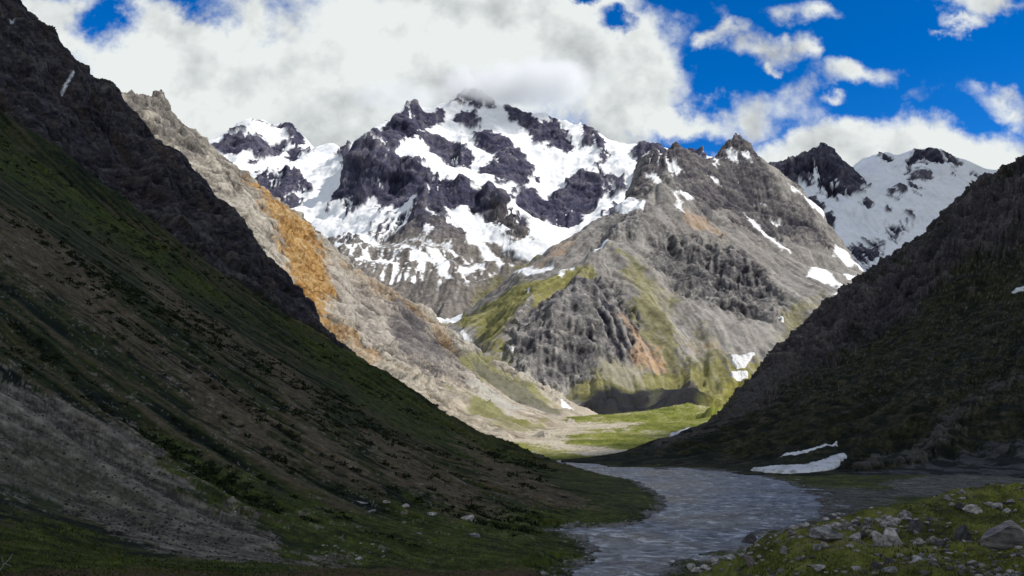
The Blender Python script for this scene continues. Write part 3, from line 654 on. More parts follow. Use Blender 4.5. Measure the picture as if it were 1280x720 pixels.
# turf on the lower flanks
gr = rock_blend([(0.09, 0.085, 0.03), (0.15, 0.14, 0.035), (0.21, 0.20, 0.055), (0.27, 0.24, 0.14)], tt)
g_m = np.maximum.reduce([.85*M.poly([(575, 432), (560, 400), (600, 385), (680, 350), (735, 335), (740, 342), (700, 365), (655, 385), (640, 400), (615, 430), (640, 465), (600, 445)], 6, 8, off=4*s2),
     .8*M.poly([(700, 495), (740, 465), (760, 450), (800, 455), (840, 470), (900, 470), (960, 455), (1010, 420), (960, 480), (900, 510), (740, 510)], 7, 8, off=4*s1),
     .6*M.poly([(775, 310), (800, 330), (830, 370), (850, 420), (850, 460), (825, 440), (800, 400)], 6, 8, off=3*s1),
     .6*M.poly([(870, 400), (900, 440), (920, 470), (870, 475), (860, 430)], 6, 8, off=3*s1), .5*M.poly([(980, 390), (1030, 370), (1010, 400), (975, 430)], 5, 6)])
mixc(C, gr, g_m)
rock = rock_blend([(0.035, 0.033, 0.04), (0.11, 0.105, 0.11), (0.21, 0.20, 0.195), (0.34, 0.32, 0.30)], .45+.11*rg2+.10*s1+.08*f2+.05*M.n30+.06*M.n13+.07*M.gr+.14*M.st+.07*M.f1+.09*M.f2-.1*M.crk)
mixc(C, rock, np.clip(c1+c2+.75*c4, 0, 1))
rock3 = rock_blend([(0.03, 0.028, 0.04), (0.075, 0.07, 0.082), (0.13, 0.12, 0.125), (0.21, 0.195, 0.185)], .45+.1*rg2+.1*s1+.1*f2+.05*M.n30+.07*M.n13+.07*M.gr+.10*M.st+.07*M.f1+.09*M.f2-.06*M.crk)
mixc(C, rock3, c3)
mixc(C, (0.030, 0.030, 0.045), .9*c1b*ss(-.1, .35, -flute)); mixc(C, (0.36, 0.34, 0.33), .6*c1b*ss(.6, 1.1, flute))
org2 = rock_blend([(0.22, 0.13, 0.07), (0.38, 0.25, 0.15), (0.42, 0.33, 0.25)], tt)
for pl, a in (([(775, 398), (790, 405), (815, 440), (840, 462), (820, 465), (795, 450)], .75), ([(850, 432), (870, 436), (900, 440), (905, 450), (880, 452)], .4), ([(800, 420), (808, 425), (835, 465), (820, 455)], .8), ([(845, 268), (870, 275), (905, 300), (895, 305), (865, 295)], .5), ([(685, 320), (726, 294), (700, 320), (620, 365)], .4)):
    mixc(C, org2, a*M.poly(pl, 4, 5, off=2*s1))
pale = [([(785, 300), (800, 312), (830, 365), (860, 410), (870, 440), (852, 445), (850, 415), (825, 375), (800, 335)], .6), ([(740, 455), (765, 450), (800, 465), (790, 485), (745, 485)], .5), ([(850, 380), (960, 405), (990, 420), (960, 450), (880, 440)], .5)]
for pl, a in pale: mixc(C, rock_blend([(0.23, 0.215, 0.20), (0.36, 0.34, 0.315)], tt), a*M.poly(pl, 5, 6, off=3*s1))
mixc(C, rock_blend([(0.05, 0.045, 0.06), (0.09, 0.08, 0.09)], tt), .85*M.poly([(722, 520), (727, 500), (760, 490), (806, 494), (812, 505), (830, 490), (862, 483), (880, 492), (875, 508), (830, 518), (790, 523), (745, 524)], 4, 4))  # cloud shadow over the knolls, painted into the rock colour
mixc(C, gr*1.1, M.poly([(878, 508), (900, 488), (950, 470), (1000, 450), (980, 520), (850, 530), (820, 524)], 4, 5))
# snow
snw = np.zeros((M.R, M.C), np.float32)
def sn(P, acc, pts, soft=1.5, warp=2.0, off=None): return np.maximum(acc, P.poly(pts, soft, warp, off=off, seed=.77))
for pl in (Pz(400, 90, [(1000, 445), (1040, 425), (1090, 445), (1080, 465), (1030, 475), (990, 450)]), Pz(400, 90, [(1090, 345), (1120, 335), (1155, 375), (1140, 375)]), Pz(400, 90, [(1155, 300), (1185, 310), (1215, 340), (1200, 350), (1175, 330)]),
           Pz(400, 90, [(1215, 400), (1250, 430), (1240, 435), (1195, 415)]), Pz(400, 90, [(1180, 410), (1200, 440), (1220, 480), (1200, 460)]),
           Pz(400, 90, [(900, 595), (955, 570), (960, 580), (920, 602)]), Pz(400, 90, [(1075, 262), (1105, 252), (1110, 270), (1085, 275)]),
           Pz(400, 300, [(655, 115), (680, 105), (735, 95), (775, 75), (760, 95), (720, 115), (670, 125)]), Pz(400, 300, [(792, 125), (840, 92), (845, 100), (805, 128)]), Pz(400, 300, [(905, 40), (950, 15), (955, 22), (915, 42)]), Pz(400, 300, [(690, 175), (704, 172), (702, 180)]),
           Pz(400, 300, [(375, 265), (430, 250), (488, 237), (485, 250), (470, 258), (468, 285), (450, 290), (430, 275), (400, 272)]), Pz(400, 300, [(470, 315), (490, 312), (495, 330), (475, 335)]), Pz(400, 300, [(620, 360), (650, 352), (640, 365)]),
           Pz(400, 300, [(785, 530), (815, 545), (850, 565), (840, 572), (800, 552)]),
           Pz(800, 0, [(290, 500), (310, 490), (318, 510), (330, 500), (335, 540), (310, 530)]), Pz(800, 0, [(255, 535), (270, 530), (262, 565), (248, 560)]),
           Pz(800, 0, [(225, 590), (250, 600), (280, 640), (260, 630)]), Pz(800, 0, [(345, 500), (360, 505), (380, 545), (365, 535)]),
           Pz(800, 0, [(495, 620), (540, 650), (600, 700), (620, 718), (560, 680), (500, 640)]),
           Pz(800, 250, [(340, 40), (380, 80), (420, 110), (470, 150), (500, 180), (470, 175), (430, 140), (380, 100)]), Pz(800, 250, [(430, 68), (480, 78), (470, 86), (440, 82)]), Pz(800, 250, [(380, 18), (425, 22), (420, 32)]),
           Pz(800, 250, [(560, 225), (600, 235), (640, 265), (690, 295), (695, 310), (660, 300), (610, 280), (560, 270)]), Pz(800, 250, [(640, 155), (690, 180), (740, 215), (790, 240), (810, 215), (800, 250), (760, 260), (700, 230), (650, 190)]),
           Pz(800, 250, [(640, 318), (680, 322), (670, 330)]), Pz(800, 250, [(540, 0), (560, 5), (610, 40), (625, 60), (640, 100), (615, 50)]), Pz(800, 250, [(120, 20), (150, 50), (140, 50)]), Pz(800, 250, [(675, 255), (730, 265), (700, 275)]),
           Pz(800, 250, [(340, 535), (350, 540), (360, 570), (300, 572)]) if False else Pz(800, 250, [(462, 408), (482, 405), (475, 418)])):
    snw = sn(M, snw, pl, 1.1, 1.5, off=-.5*M.n13-.6*M.gr)
snw = np.maximum(snw, ss(1.6, 1.9, -.8*M.n13-.5*M.n30+.6*s1+.3*f1)*c3*ss(1150, 1350, M.Zb))
mixc(C, SNOW, snw)
m_mid = terrain_mat('middle_mountain_rock', .11, .05, 12.0, .42)
Zm = Z
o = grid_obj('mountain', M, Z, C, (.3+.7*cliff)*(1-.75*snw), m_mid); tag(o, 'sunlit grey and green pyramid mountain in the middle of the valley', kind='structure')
snow_patch(M, Zm, Pz(800, 250, [(300, 542), (350, 540), (385, 528), (392, 532), (365, 550), (352, 570), (322, 574), (305, 560)]), 6, 'bright sunlit snow patch at the right foot of the middle mountain', .8)
snow_patch(M, Zm, Pz(800, 250, [(302, 585), (330, 578), (362, 578), (360, 592), (325, 598), (305, 595)]), 5, 'smaller sunlit snow patch just below another at the middle mountain foot', .8)

# ================================================================== MAIN SNOWY MASSIF
A = Patch(200, 960, rows(4000, (5500, .0030), (10800, .0014)), 1.3)
z2 = lambda *p: [(400+a/2.6667, 90+b/2.6667, Y) for a, b, Y in p]
z4 = lambda *p: [(240+a/3.2, 100+b/3.2, Y) for a, b, Y in p]
sky_a = z4((-130, 300, 9600), (0, 285, 9500), (60, 270, 9500), (100, 240, 9500), (150, 222, 9550), (185, 200, 9600), (205, 163, 9600), (250, 148, 9600), (300, 150, 9600), (370, 170, 9500), (430, 215, 9450), (490, 278, 9400), (560, 285, 9200), (600, 265, 9150), (640, 272, 9000))
sky_a += z2((170, 200, 8000), (185, 185, 8100), (215, 155, 8200), (250, 128, 8300), (320, 125, 8500), (360, 128, 8600), (390, 108, 8700), (440, 92, 8750), (480, 85, 8800), (520, 66, 8850), (560, 82, 8850), (600, 108, 8800), (640, 133, 8750), (700, 148, 8700), (735, 140, 8680), (755, 133, 8650), (800, 155, 8550), (840, 172, 8450), (870, 164, 8350), (890, 175, 8300), (910, 197, 8200), (940, 233, 8050), (990, 240, 8100), (1050, 262, 8100), (1130, 262, 8000), (1250, 270, 8000), (1400, 330, 8000))
ap = line(sky_a, 12)
ap += line(z2((150, 208, 7050), (210, 240, 7000), (270, 285, 6950), (330, 315, 6850), (400, 350, 6720), (480, 370, 6550), (560, 372, 6350), (600, 400, 6230), (640, 440, 6100), (690, 500, 5980), (722, 545, 5850)), 12)
ap += line(z2((150, 208, 7050), (110, 280, 7120), (75, 350, 7080), (45, 430, 7000), (0, 500, 6850), (-60, 560, 6700)), 12)
ap += line(z2((340, 408, 6300), (270, 445, 6350), (200, 480, 6350), (140, 535, 6250)), 12)
ap += line(z2((340, 408, 6300), (400, 470, 6130), (450, 540, 5950), (520, 610, 5750), (560, 650, 5600)), 14)
ap += line(z2((340, 408, 6300), (350, 480, 6120), (360, 560, 5900)), 14)
ap += line(z2((340, 408, 6300), (380, 385, 6480), (450, 372, 6600)), 14)
# basin behind the front ridge, ribs, bowls
ap += z2((200, 215, 7500), (280, 240, 7600), (340, 290, 7300), (420, 330, 7150), (520, 350, 7000), (590, 372, 6850), (350, 235, 7800), (310, 190, 8050), (420, 180, 8300), (460, 215, 8150), (500, 200, 8300))
ap += line(z2((470, 150, 8600), (540, 198, 8250), (600, 232, 8050), (650, 275, 7850), (695, 320, 7600), (720, 360, 7400)), 14)
ap += z2((560, 290, 7600), (530, 320, 7350), (620, 330, 7450), (640, 385, 7050), (440, 250, 7900), (500, 300, 7600), (400, 290, 7700), (360, 230, 7900))
ap += line(z2((870, 164, 8350), (940, 240, 8000), (960, 290, 7750), (930, 330, 7500), (950, 400, 7250), (900, 450, 7000), (860, 490, 6800)), 14)
ap += line(z2((960, 290, 7750), (1000, 350, 7450), (1030, 400, 7200), (980, 450, 6900)), 14)
ap += z2((640, 200, 8350), (700, 250, 8050), (780, 300, 7850), (860, 280, 7950), (760, 350, 7600), (820, 350, 7600), (740, 390, 7350), (820, 240, 8200), (760, 190, 8400))
ap += line(z2((640, 400, 7000), (700, 410, 7200), (760, 425, 7250), (800, 405, 7350), (860, 365, 7400), (905, 340, 7450)), 14)
ap += z2((700, 490, 6850), (770, 480, 6850), (800, 515, 6700), (850, 500, 6700), (640, 450, 6650), (780, 440, 7080))
ap += z2((820, 560, 6500), (740, 610, 6200), (680, 600, 6050), (620, 560, 6150), (560, 500, 6150), (520, 440, 6300), (600, 460, 6150), (700, 540, 6250), (560, 570, 5900), (600, 620, 5700), (640, 655, 5500), (880, 520, 6550), (960, 480, 6700))
ap += z2((60, 540, 6450), (100, 490, 6650), (150, 470, 6680), (230, 560, 6000), (280, 560, 5950), (430, 560, 5900), (470, 480, 6150), (250, 400, 6720), (150, 340, 6950), (300, 360, 6750), (20, 600, 5800), (150, 620, 5600), (300, 620, 5650), (400, 640, 5500), (480, 650, 5500))
ap += [(400, 340, 5300), (440, 335, 5200), (480, 345, 5000), (520, 355, 4800), (560, 345, 4900), (610, 345, 5000), (640, 330, 5300), (680, 330, 5300), (530, 372, 4500), (560, 380, 4300), (600, 370, 4500), (500, 380, 4300), (420, 380, 4600), (760, 300, 5600), (820, 280, 5900)]
ap += z4((60, 300, 8900), (160, 340, 8500), (250, 330, 8500), (350, 330, 8700), (450, 310, 8800), (540, 330, 8400), (200, 395, 8000), (285, 360, 8000), (370, 365, 8000), (450, 395, 7900), (490, 420, 7600), (400, 420, 7700), (260, 410, 7750), (310, 460, 7350), (390, 500, 7250), (400, 460, 7400), (500, 480, 7400), (560, 420, 7500), (420, 550, 7000), (500, 560, 6800), (600, 370, 7500), (600, 310, 8200), (200, 270, 9100), (300, 260, 9000), (350, 215, 9300), (430, 290, 9100))
back = []
for a, b, Y in sky_a[::3]:
    x_, y_, z_ = W(a, b, Y); back += [(x_, y_+500, z_-350), (x_, y_+1500, z_-1100)]
back += [(-1500, 4000, 200), (-600, 4000, 330), (500, 4000, 300), (1300, 4200, 350), (-2500, 5500, 900), (1400, 6000, 1100), (-2600, 7000, 1500)]
A.fit(ap, back, sc=3000)
A.use_n = True; rb, rm_, rs = A.relief(0.5); A.f1 = A.facets(30, -38, 0.45, 2.2); A.f2 = A.facets(12, -23, 0.75, 1.8); fc = A.c*(2.3*A.f1+1.0*A.f2); A.st = A.strata(-30, 10, 9.0, 0.4); x, y = A.XX+.35*A.Zb, A.YY+.8*A.Zb
rg = samp(T_R, x, y, 5200.0, .15, .4); rg2 = samp(T_R2, x, y, 1900.0, .5); f1 = samp(T_F, x, y, 3000.0, .3); f2 = samp(T_F2, x, y, 800.0, .1)
s1 = A.streak(wave(A, 4)+.3*samp(T_W, x, y, 14000.), 14, 1.5); s2 = A.streak(wave(A, 14, .8)+.6*wave(A, 7, .3), 35, 2.0); hh = samp(T_H, x, y, 2500.)
# snow cover: everything high is white; rock shows where it is too steep (outlined), plus fine breaks
snow = ss(1080, 1250, A.Zb+60*f1)*1.0
rocks = [Pz(400, 90, p) for p in (
 [(180, 205), (215, 150), (250, 126), (320, 124), (345, 140), (400, 118), (412, 150), (370, 175), (322, 190), (380, 200), (440, 225), (475, 250), (512, 290), (505, 318), (440, 320), (400, 292), (365, 250), (362, 225), (315, 215), (280, 222), (262, 258), (235, 240)],
 [(505, 238), (520, 215), (550, 198), (600, 228), (650, 268), (695, 310), (700, 360), (645, 385), (600, 375), (570, 345), (520, 330), (560, 312), (590, 290), (560, 282), (545, 262)],
 [(605, 138), (640, 132), (700, 150), (725, 175), (745, 160), (760, 132), (790, 150), (790, 170), (830, 205), (850, 242), (822, 275), (785, 262), (755, 265), (740, 240), (700, 235), (690, 205), (640, 172)],
 [(850, 175), (870, 160), (900, 180), (935, 225), (965, 270), (960, 296), (925, 300), (940, 262), (905, 238), (862, 242), (880, 205)],
 [(625, 400), (640, 388), (690, 388), (760, 425), (800, 402), (850, 370), (905, 338), (930, 370), (950, 410), (920, 430), (900, 460), (862, 470), (880, 490), (850, 505), (830, 520), (785, 520), (762, 480), (710, 502), (660, 460)],
 [(150, 210), (200, 235), (260, 285), (340, 330), (400, 358), (500, 380), (580, 372), (600, 400), (640, 445), (700, 505), (722, 545), (690, 560), (640, 540), (600, 510), (560, 500), (545, 470), (480, 440), (450, 450), (420, 440), (430, 480), (370, 460), (400, 490), (350, 430), (310, 420), (250, 455), (200, 470), (195, 440), (160, 430), (130, 450), (110, 480), (60, 500), (25, 470), (60, 380), (110, 270)],
 [(200, 480), (280, 450), (340, 412), (400, 480), (440, 500), (480, 560), (500, 600), (530, 650), (470, 620), (430, 580), (390, 590), (350, 560), (300, 560), (250, 570), (215, 550), (170, 545), (180, 510)],
 [(435, 118), (500, 75), (560, 80), (560, 110), (520, 130), (500, 118), (470, 122), (455, 105)],
 [(430, 165), (460, 150), (520, 165), (525, 185), (490, 190), (450, 178)], [(545, 90), (575, 95), (590, 130), (560, 135)],
 [(470, 205), (500, 202), (520, 215), (490, 217)],
 [(1030, 262), (1060, 250), (1130, 262), (1180, 240), (1270, 280), (1270, 420), (1150, 400), (1060, 430), (1040, 400), (1060, 340), (1050, 300)],
 [(915, 310), (935, 320), (960, 370), (990, 400), (975, 425), (955, 410), (945, 380), (925, 345)], [(960, 330), (1000, 360), (1030, 400), (1010, 410), (985, 385)],
 [(550, 565), (600, 575), (650, 600), (680, 620), (760, 610), (860, 540), (900, 520), (980, 450), (1050, 450), (1000, 700), (640, 690), (640, 650), (600, 620), (560, 590)],
 [(545, 505), (565, 510), (575, 545), (550, 540)], [(600, 530), (650, 545), (640, 555), (615, 548)],
 [(700, 350), (712, 340), (728, 358), (715, 368)], [(0, 545), (60, 540), (140, 560), (250, 590), (400, 640), (520, 680), (640, 720), (0, 760)])]
rocks += [[(240+a/3.2, 100+b/3.2) for a, b in p] for p in (
 [(80, 268), (130, 240), (180, 245), (260, 240), (360, 245), (400, 265), (355, 285), (330, 300), (270, 312), (240, 295), (180, 308), (130, 300), (110, 285)],
 [(170, 215), (215, 205), (220, 215), (180, 222)], [(300, 152), (340, 155), (375, 170), (420, 205), (450, 240), (490, 285), (485, 300), (455, 270), (430, 320), (400, 325), (375, 300), (400, 280), (405, 240), (380, 215), (360, 185), (320, 180), (270, 170)],
 [(255, 410), (270, 365), (300, 358), (330, 365), (370, 368), (395, 385), (430, 390), (470, 402), (482, 420), (478, 445), (440, 448), (390, 450), (385, 470), (450, 468), (440, 490), (405, 525), (360, 510), (310, 470), (270, 440)],
 [(555, 285), (580, 278), (600, 262), (630, 265), (640, 300), (600, 296), (565, 298)], [(235, 320), (262, 322), (255, 335), (240, 333)])]
rk = np.zeros((A.R, A.C), np.float32)
for pl in rocks: rk = np.maximum(rk, A.poly(pl, .9, 2.0, off=.5*A.n13+.5*A.n30+.4*A.gr+.9*A.st+.9*A.f2+.8*A.f1, seed=.2))
snow = np.clip(snow, 0, 1)*(1-rk)
# snow streaks in gullies of the rock
snow = np.maximum(snow, rk*ss(1.75, 2.0, -.7*A.n13-.5*A.n30+.5*A.st+.5*s1)*ss(1300, 1500, A.Zb))
# isolated snow tongues
for pl in [Pz(400, 90, p) for p in (
   [(450, 450), (480, 470), (540, 468), (548, 500), (575, 525), (650, 560), (705, 555), (700, 530), (715, 500), (765, 488), (800, 520), (860, 500), (868, 540), (800, 582), (745, 622), (690, 615), (630, 585), (555, 562), (545, 575), (600, 615), (640, 640), (635, 655), (590, 652), (545, 612), (520, 570), (490, 520), (455, 480)],
   [(120, 480), (150, 440), (180, 432), (195, 460), (170, 500), (140, 540), (90, 545), (130, 500)], [(200, 485), (320, 428), (260, 470), (200, 490)], [(355, 445), (375, 455), (410, 490), (380, 478)], [(345, 545), (350, 520), (365, 500), (370, 520), (355, 555)], [(240, 580), (290, 550), (300, 560), (260, 582)], [(130, 400), (150, 425), (140, 430)], [(200, 380), (215, 400), (210, 405)], [(90, 425), (108, 435), (100, 442)],
   [(285, 605), (310, 590), (370, 620), (400, 640), (380, 660), (340, 650), (350, 690), (310, 640)], [(370, 610), (410, 620), (420, 650), (440, 680), (400, 670)],
   [(60, 560), (120, 600), (115, 610), (50, 575)], [(180, 590), (260, 660), (280, 700), (240, 660)], [(120, 580), (160, 600), (230, 640), (170, 620)], [(-60, 560), (0, 510), (30, 450), (75, 440), (90, 460), (40, 500), (20, 540), (-20, 600)], [(0, 420), (75, 330), (30, 400), (10, 470), (-60, 560)],
   [(510, 630), (545, 660), (510, 665)], [(450, 650), (500, 660), (520, 670), (470, 672)], [(340, 580), (400, 600), (440, 640), (380, 615)], [(250, 570), (300, 582), (330, 600), (285, 596)], [(430, 590), (450, 600), (500, 655), (470, 640)],
   [(740, 150), (765, 165), (745, 180)], [(735, 240), (760, 235), (770, 260), (745, 262)], [(795, 195), (845, 235), (835, 240)], [(595, 405), (640, 395), (660, 410), (640, 430), (620, 432)])]:
    snow = np.maximum(snow, A.poly(pl, .8, 1.6, off=-.6*A.n13-.3*A.n30-.3*A.gr-.6*A.st-.6*A.f2, seed=.6))
sfin = A.streak(wave(A, 6, .9), 26, 1.5); ap1 = A.poly(Pz(400, 90, [(20, 545), (120, 560), (250, 585), (420, 600), (560, 650), (540, 700), (420, 730), (300, 720), (200, 690), (100, 640)]), 4, 5)
snow = np.maximum(snow, ap1*ss(.75, 1.0, .8*sfin+.15*A.gr+.5*A.st+.3*s2))
snow = np.maximum(snow, A.poly(Pz(400, 90, [(-30, 480), (60, 430), (110, 480), (200, 470), (330, 430), (300, 480), (200, 545), (60, 560)]), 3, 4)*ss(-.1, .2, sfin+.3*A.gr))
apron = ss(1500, 1150, A.Zb+60*f1)
Z = A.Zb+((1-.4*snow)*(.45*rb)+(1-.6*snow)*rm_*.5+(1-.85*snow)*(rs*.35+.95*fc))*(1-.6*apron)+(1-.4*snow)*10*rg+14*hh+(1-snow)*(2.5*A.st+.8*A.gr)
C = rock_blend([(0.022, 0.022, 0.045), (0.050, 0.050, 0.088), (0.085, 0.082, 0.125), (0.15, 0.14, 0.165)], .45+.1*rg2+.1*s1+.1*f2+.05*A.n30+.07*A.n13+.07*A.gr+.12*A.st+.07*A.f1+.09*A.f2)
mixc(C, rock_blend([(0.11, 0.10, 0.095), (0.20, 0.18, 0.165), (0.28, 0.255, 0.23)], .5+.2*s1+.15*s2), apron)
mixc(C, (0.10, 0.09, 0.085), .6*A.poly(Pz(400, 90, [(550, 430), (590, 440), (720, 545), (620, 530), (560, 480)]), 5, 5, off=2*s1))
mixc(C, (0.22, 0.11, 0.06), .6*A.poly(Pz(400, 90, [(575, 370), (595, 380), (640, 440), (610, 420)]), 3, 3))
mixc(C, (0.17, 0.165, 0.05), .6*A.poly([(580, 360), (640, 340), (690, 322), (640, 352), (600, 385), (580, 390)], 5, 5))
mixc(C, SNOW, snow)
m_far = terrain_mat('high_massif_rock', .05, .022, 26.0, .42)
o = grid_obj('snowy_mountain', A, Z, C, 1-.85*snow, m_far); tag(o, 'great snow covered massif at the head of the valley under cloud', kind='structure')

# ================================================================== RIGHT SNOW MOUNTAIN
S = Patch(930, 1420, rows(5200, (8800, .0021)), 1.3)
z3 = lambda *p: [(800+a/2.6667, b/2.6667, Y) for a, b, Y in p]
sky_s = z3((330, 600, 7400), (425, 550, 7300), (460, 541, 7300), (500, 545, 7250), (540, 528, 7200), (590, 505, 7150), (605, 485, 7100), (622, 477, 7100), (650, 508, 7100), (690, 545, 7150), (715, 560, 7300), (750, 535, 8000), (785, 524, 8050), (820, 513, 8100), (855, 525, 8050), (900, 510, 7900), (925, 500, 7850), (952, 490, 7800), (1000, 508, 7850), (1040, 530, 7900), (1065, 545, 7950), (1110, 560, 8000), (1165, 580, 8000), (1300, 600, 8000), (1500, 640, 8000), (1700, 700, 8000))
spn = line(sky_s, 12)
spn += line(z3((622, 477, 7100), (640, 540, 6950), (620, 590, 6850), (600, 640, 6700), (640, 700, 6400)), 14)
spn += line(z3((690, 545, 7150), (740, 600, 6950), (755, 630, 6850), (740, 650, 6750)), 14)
spn += z3((530, 600, 6900), (480, 600, 6950), (520, 680, 6500), (560, 650, 6650), (700, 640, 6650), (780, 620, 7000), (820, 580, 7400), (900, 580, 7300), (1000, 580, 7400), (1100, 620, 7300), (950, 650, 6900), (850, 680, 6700), (1050, 700, 6900), (1200, 680, 7200), (1400, 720, 7300), (700, 700, 6400), (760, 560, 7550))
spn += [(1080, 290, 6200), (1130, 300, 6300), (1020, 290, 6000), (1040, 320, 5700), (1090, 330, 5700), (1180, 290, 6500), (1250, 300, 6600), (1100, 350, 5400), (1200, 340, 6000), (1000, 270, 6200), (980, 300, 5600), (1400, 330, 6500)]
back = []
for a, b, Y in sky_s[::3]:
    x_, y_, z_ = W(a, b, Y); back += [(x_, y_+400, z_-300)]
S.fit(spn, back, sc=2500)
S.use_n = True; rb, rm_, rs = S.relief(0.6); S.f1 = S.facets(30, -42, 0.55, 2.2); S.f2 = S.facets(12, -27, 0.8500000000000001, 1.8); fc = S.c*(2.3*S.f1+1.0*S.f2); S.st = S.strata(-40, 10, 9.0, 0.5); x, y = S.XX+.35*S.Zb, S.YY+.8*S.Zb
rg2 = samp(T_R2, x, y, 1600.0, .7); f1 = samp(T_F, x, y, 2600.0, .6); f2 = samp(T_F2, x, y, 700.0, .5)
s1 = S.streak(wave(S, 4)+.3*samp(T_W, x, y, 12000.), 14, 1.5); s2 = S.streak(wave(S, 14, .3)+.6*wave(S, 7, .6), 35, 2.0); hh = samp(T_H, x, y, 2500.)
rk = np.zeros((S.R, S.C), np.float32)
for pl in [Pz(800, 0, p) for p in (
  [(400, 560), (460, 535), (500, 545), (540, 525), (590, 505), (620, 470), (655, 505), (715, 560), (730, 600), (758, 628), (735, 632), (700, 640), (660, 645), (655, 675), (620, 650), (585, 620), (560, 625), (530, 610), (510, 640), (470, 620), (440, 590)],
  [(500, 640), (540, 655), (600, 690), (650, 740), (640, 780), (600, 740), (550, 700), (480, 660), (420, 600)], [(855, 550), (900, 520), (950, 488), (980, 505), (1020, 515), (1060, 542), (1020, 545), (985, 540), (950, 545), (930, 535), (900, 560), (880, 545)],
  [(790, 525), (820, 512), (850, 525), (820, 530)], [(890, 590), (930, 570), (925, 585), (900, 605)], [(930, 590), (950, 575), (965, 580), (945, 605)], [(830, 640), (860, 630), (920, 620), (925, 628), (890, 640), (880, 655), (855, 668), (870, 645)], [(1040, 568), (1048, 566), (1048, 582)], [(1090, 590), (1105, 588), (1108, 600)], [(905, 655), (920, 652), (930, 662)], [(750, 660), (765, 658), (775, 680), (755, 685)], [(815, 690), (835, 688), (830, 705), (818, 708)], [(730, 685), (748, 690), (742, 705)])]:
    rk = np.maximum(rk, S.poly(pl, .9, 2.0, off=.5*S.n13+.5*S.n30+.4*S.gr+.9*S.st+.9*S.f2, seed=.4))
for pl in [Pz(800, 250, p) for p in (
  [(820, 75), (870, 78), (900, 55), (912, 62), (890, 100), (860, 120), (840, 100)], [(750, 150), (790, 135), (808, 150), (790, 165)], [(710, 150), (760, 165), (800, 180), (770, 205), (740, 195), (700, 170)], [(520, 0), (560, 20), (610, 60), (650, 80), (635, 110), (600, 95), (560, 50)], [(600, 120), (650, 140), (700, 180), (770, 225), (810, 230), (720, 290), (560, 240)])]:
    rk = np.maximum(rk, S.poly(pl, 1.5, 2.5, off=2*s1, seed=.4))
snow = 1-rk
snow = np.maximum(snow, rk*ss(1.1, 1.35, -.7*S.n13-.5*S.n30+.5*S.st+.5*s1))
for pl in [Pz(800, 250, p) for p in ([(560, 260), (600, 275), (660, 310), (690, 320), (620, 300)], [(640, 150), (700, 190), (760, 235), (800, 240), (740, 255), (680, 220)], [(585, 60), (605, 65), (600, 75)])]:
    snow = np.maximum(snow, S.poly(pl, 1.3, 2, off=s1))
Z = S.Zb+(1-.4*snow)*rb*.5+(1-.7*snow)*rm_*.55+(1-.9*snow)*(rs*.4+.8*fc)+(1-snow)*(2.5*S.st+.8*S.gr)+12*hh
C = rock_blend([(0.018, 0.018, 0.036), (0.045, 0.043, 0.072), (0.085, 0.08, 0.11), (0.16, 0.15, 0.16)], .45+.1*rg2+.1*s1+.1*f2+.05*S.n30+.07*S.n13+.07*S.gr+.12*S.st+.07*S.f1+.09*S.f2)
mixc(C, rock_blend([(0.62, 0.63, 0.66), (0.72, 0.73, 0.76), (0.76, 0.77, 0.80)], .6+.15*s1+.2*f1), snow)
o = grid_obj('snowy_mountain', S, Z, C, 1-.8*snow, m_far); tag(o, 'snow covered mountain with dark rocky peak at the right', kind='structure')

# ground sheet to the horizon beneath everything
def base_sheet():
    n = 40; r = np.geomspace(2500, 60000, n); a = np.linspace(0, 2*math.pi, 73)[:-1]
    V = [(0, 0, -60)]+[(R*math.sin(t), R*math.cos(t), -60-10*math.sin(R*.001+3*t)) for R in r for t in a]
    me = bpy.data.meshes.new('terrain'); fs = [(0, 1+k, 1+(k+1) % 72) for k in range(72)]
    for i in range(n-1):
        for k in range(72): fs.append((1+i*72+k, 1+(i+1)*72+k, 1+(i+1)*72+(k+1) % 72, 1+i*72+(k+1) % 72))
    me.from_pydata(V, [], fs); m = terrain_mat('far_plain', .01, .002, 2, .2); 
    c = me.color_attributes.new('Col', 'FLOAT_COLOR', 'POINT'); c.data.foreach_set('color', np.tile(np.array([.12, .11, .07, .5], np.float32), len(V)))
    me.materials.append(m); o = bpy.data.objects.new('terrain', me); COL.objects.link(o); tag(o, 'low brown land far beyond the valley', kind='structure')
base_sheet()


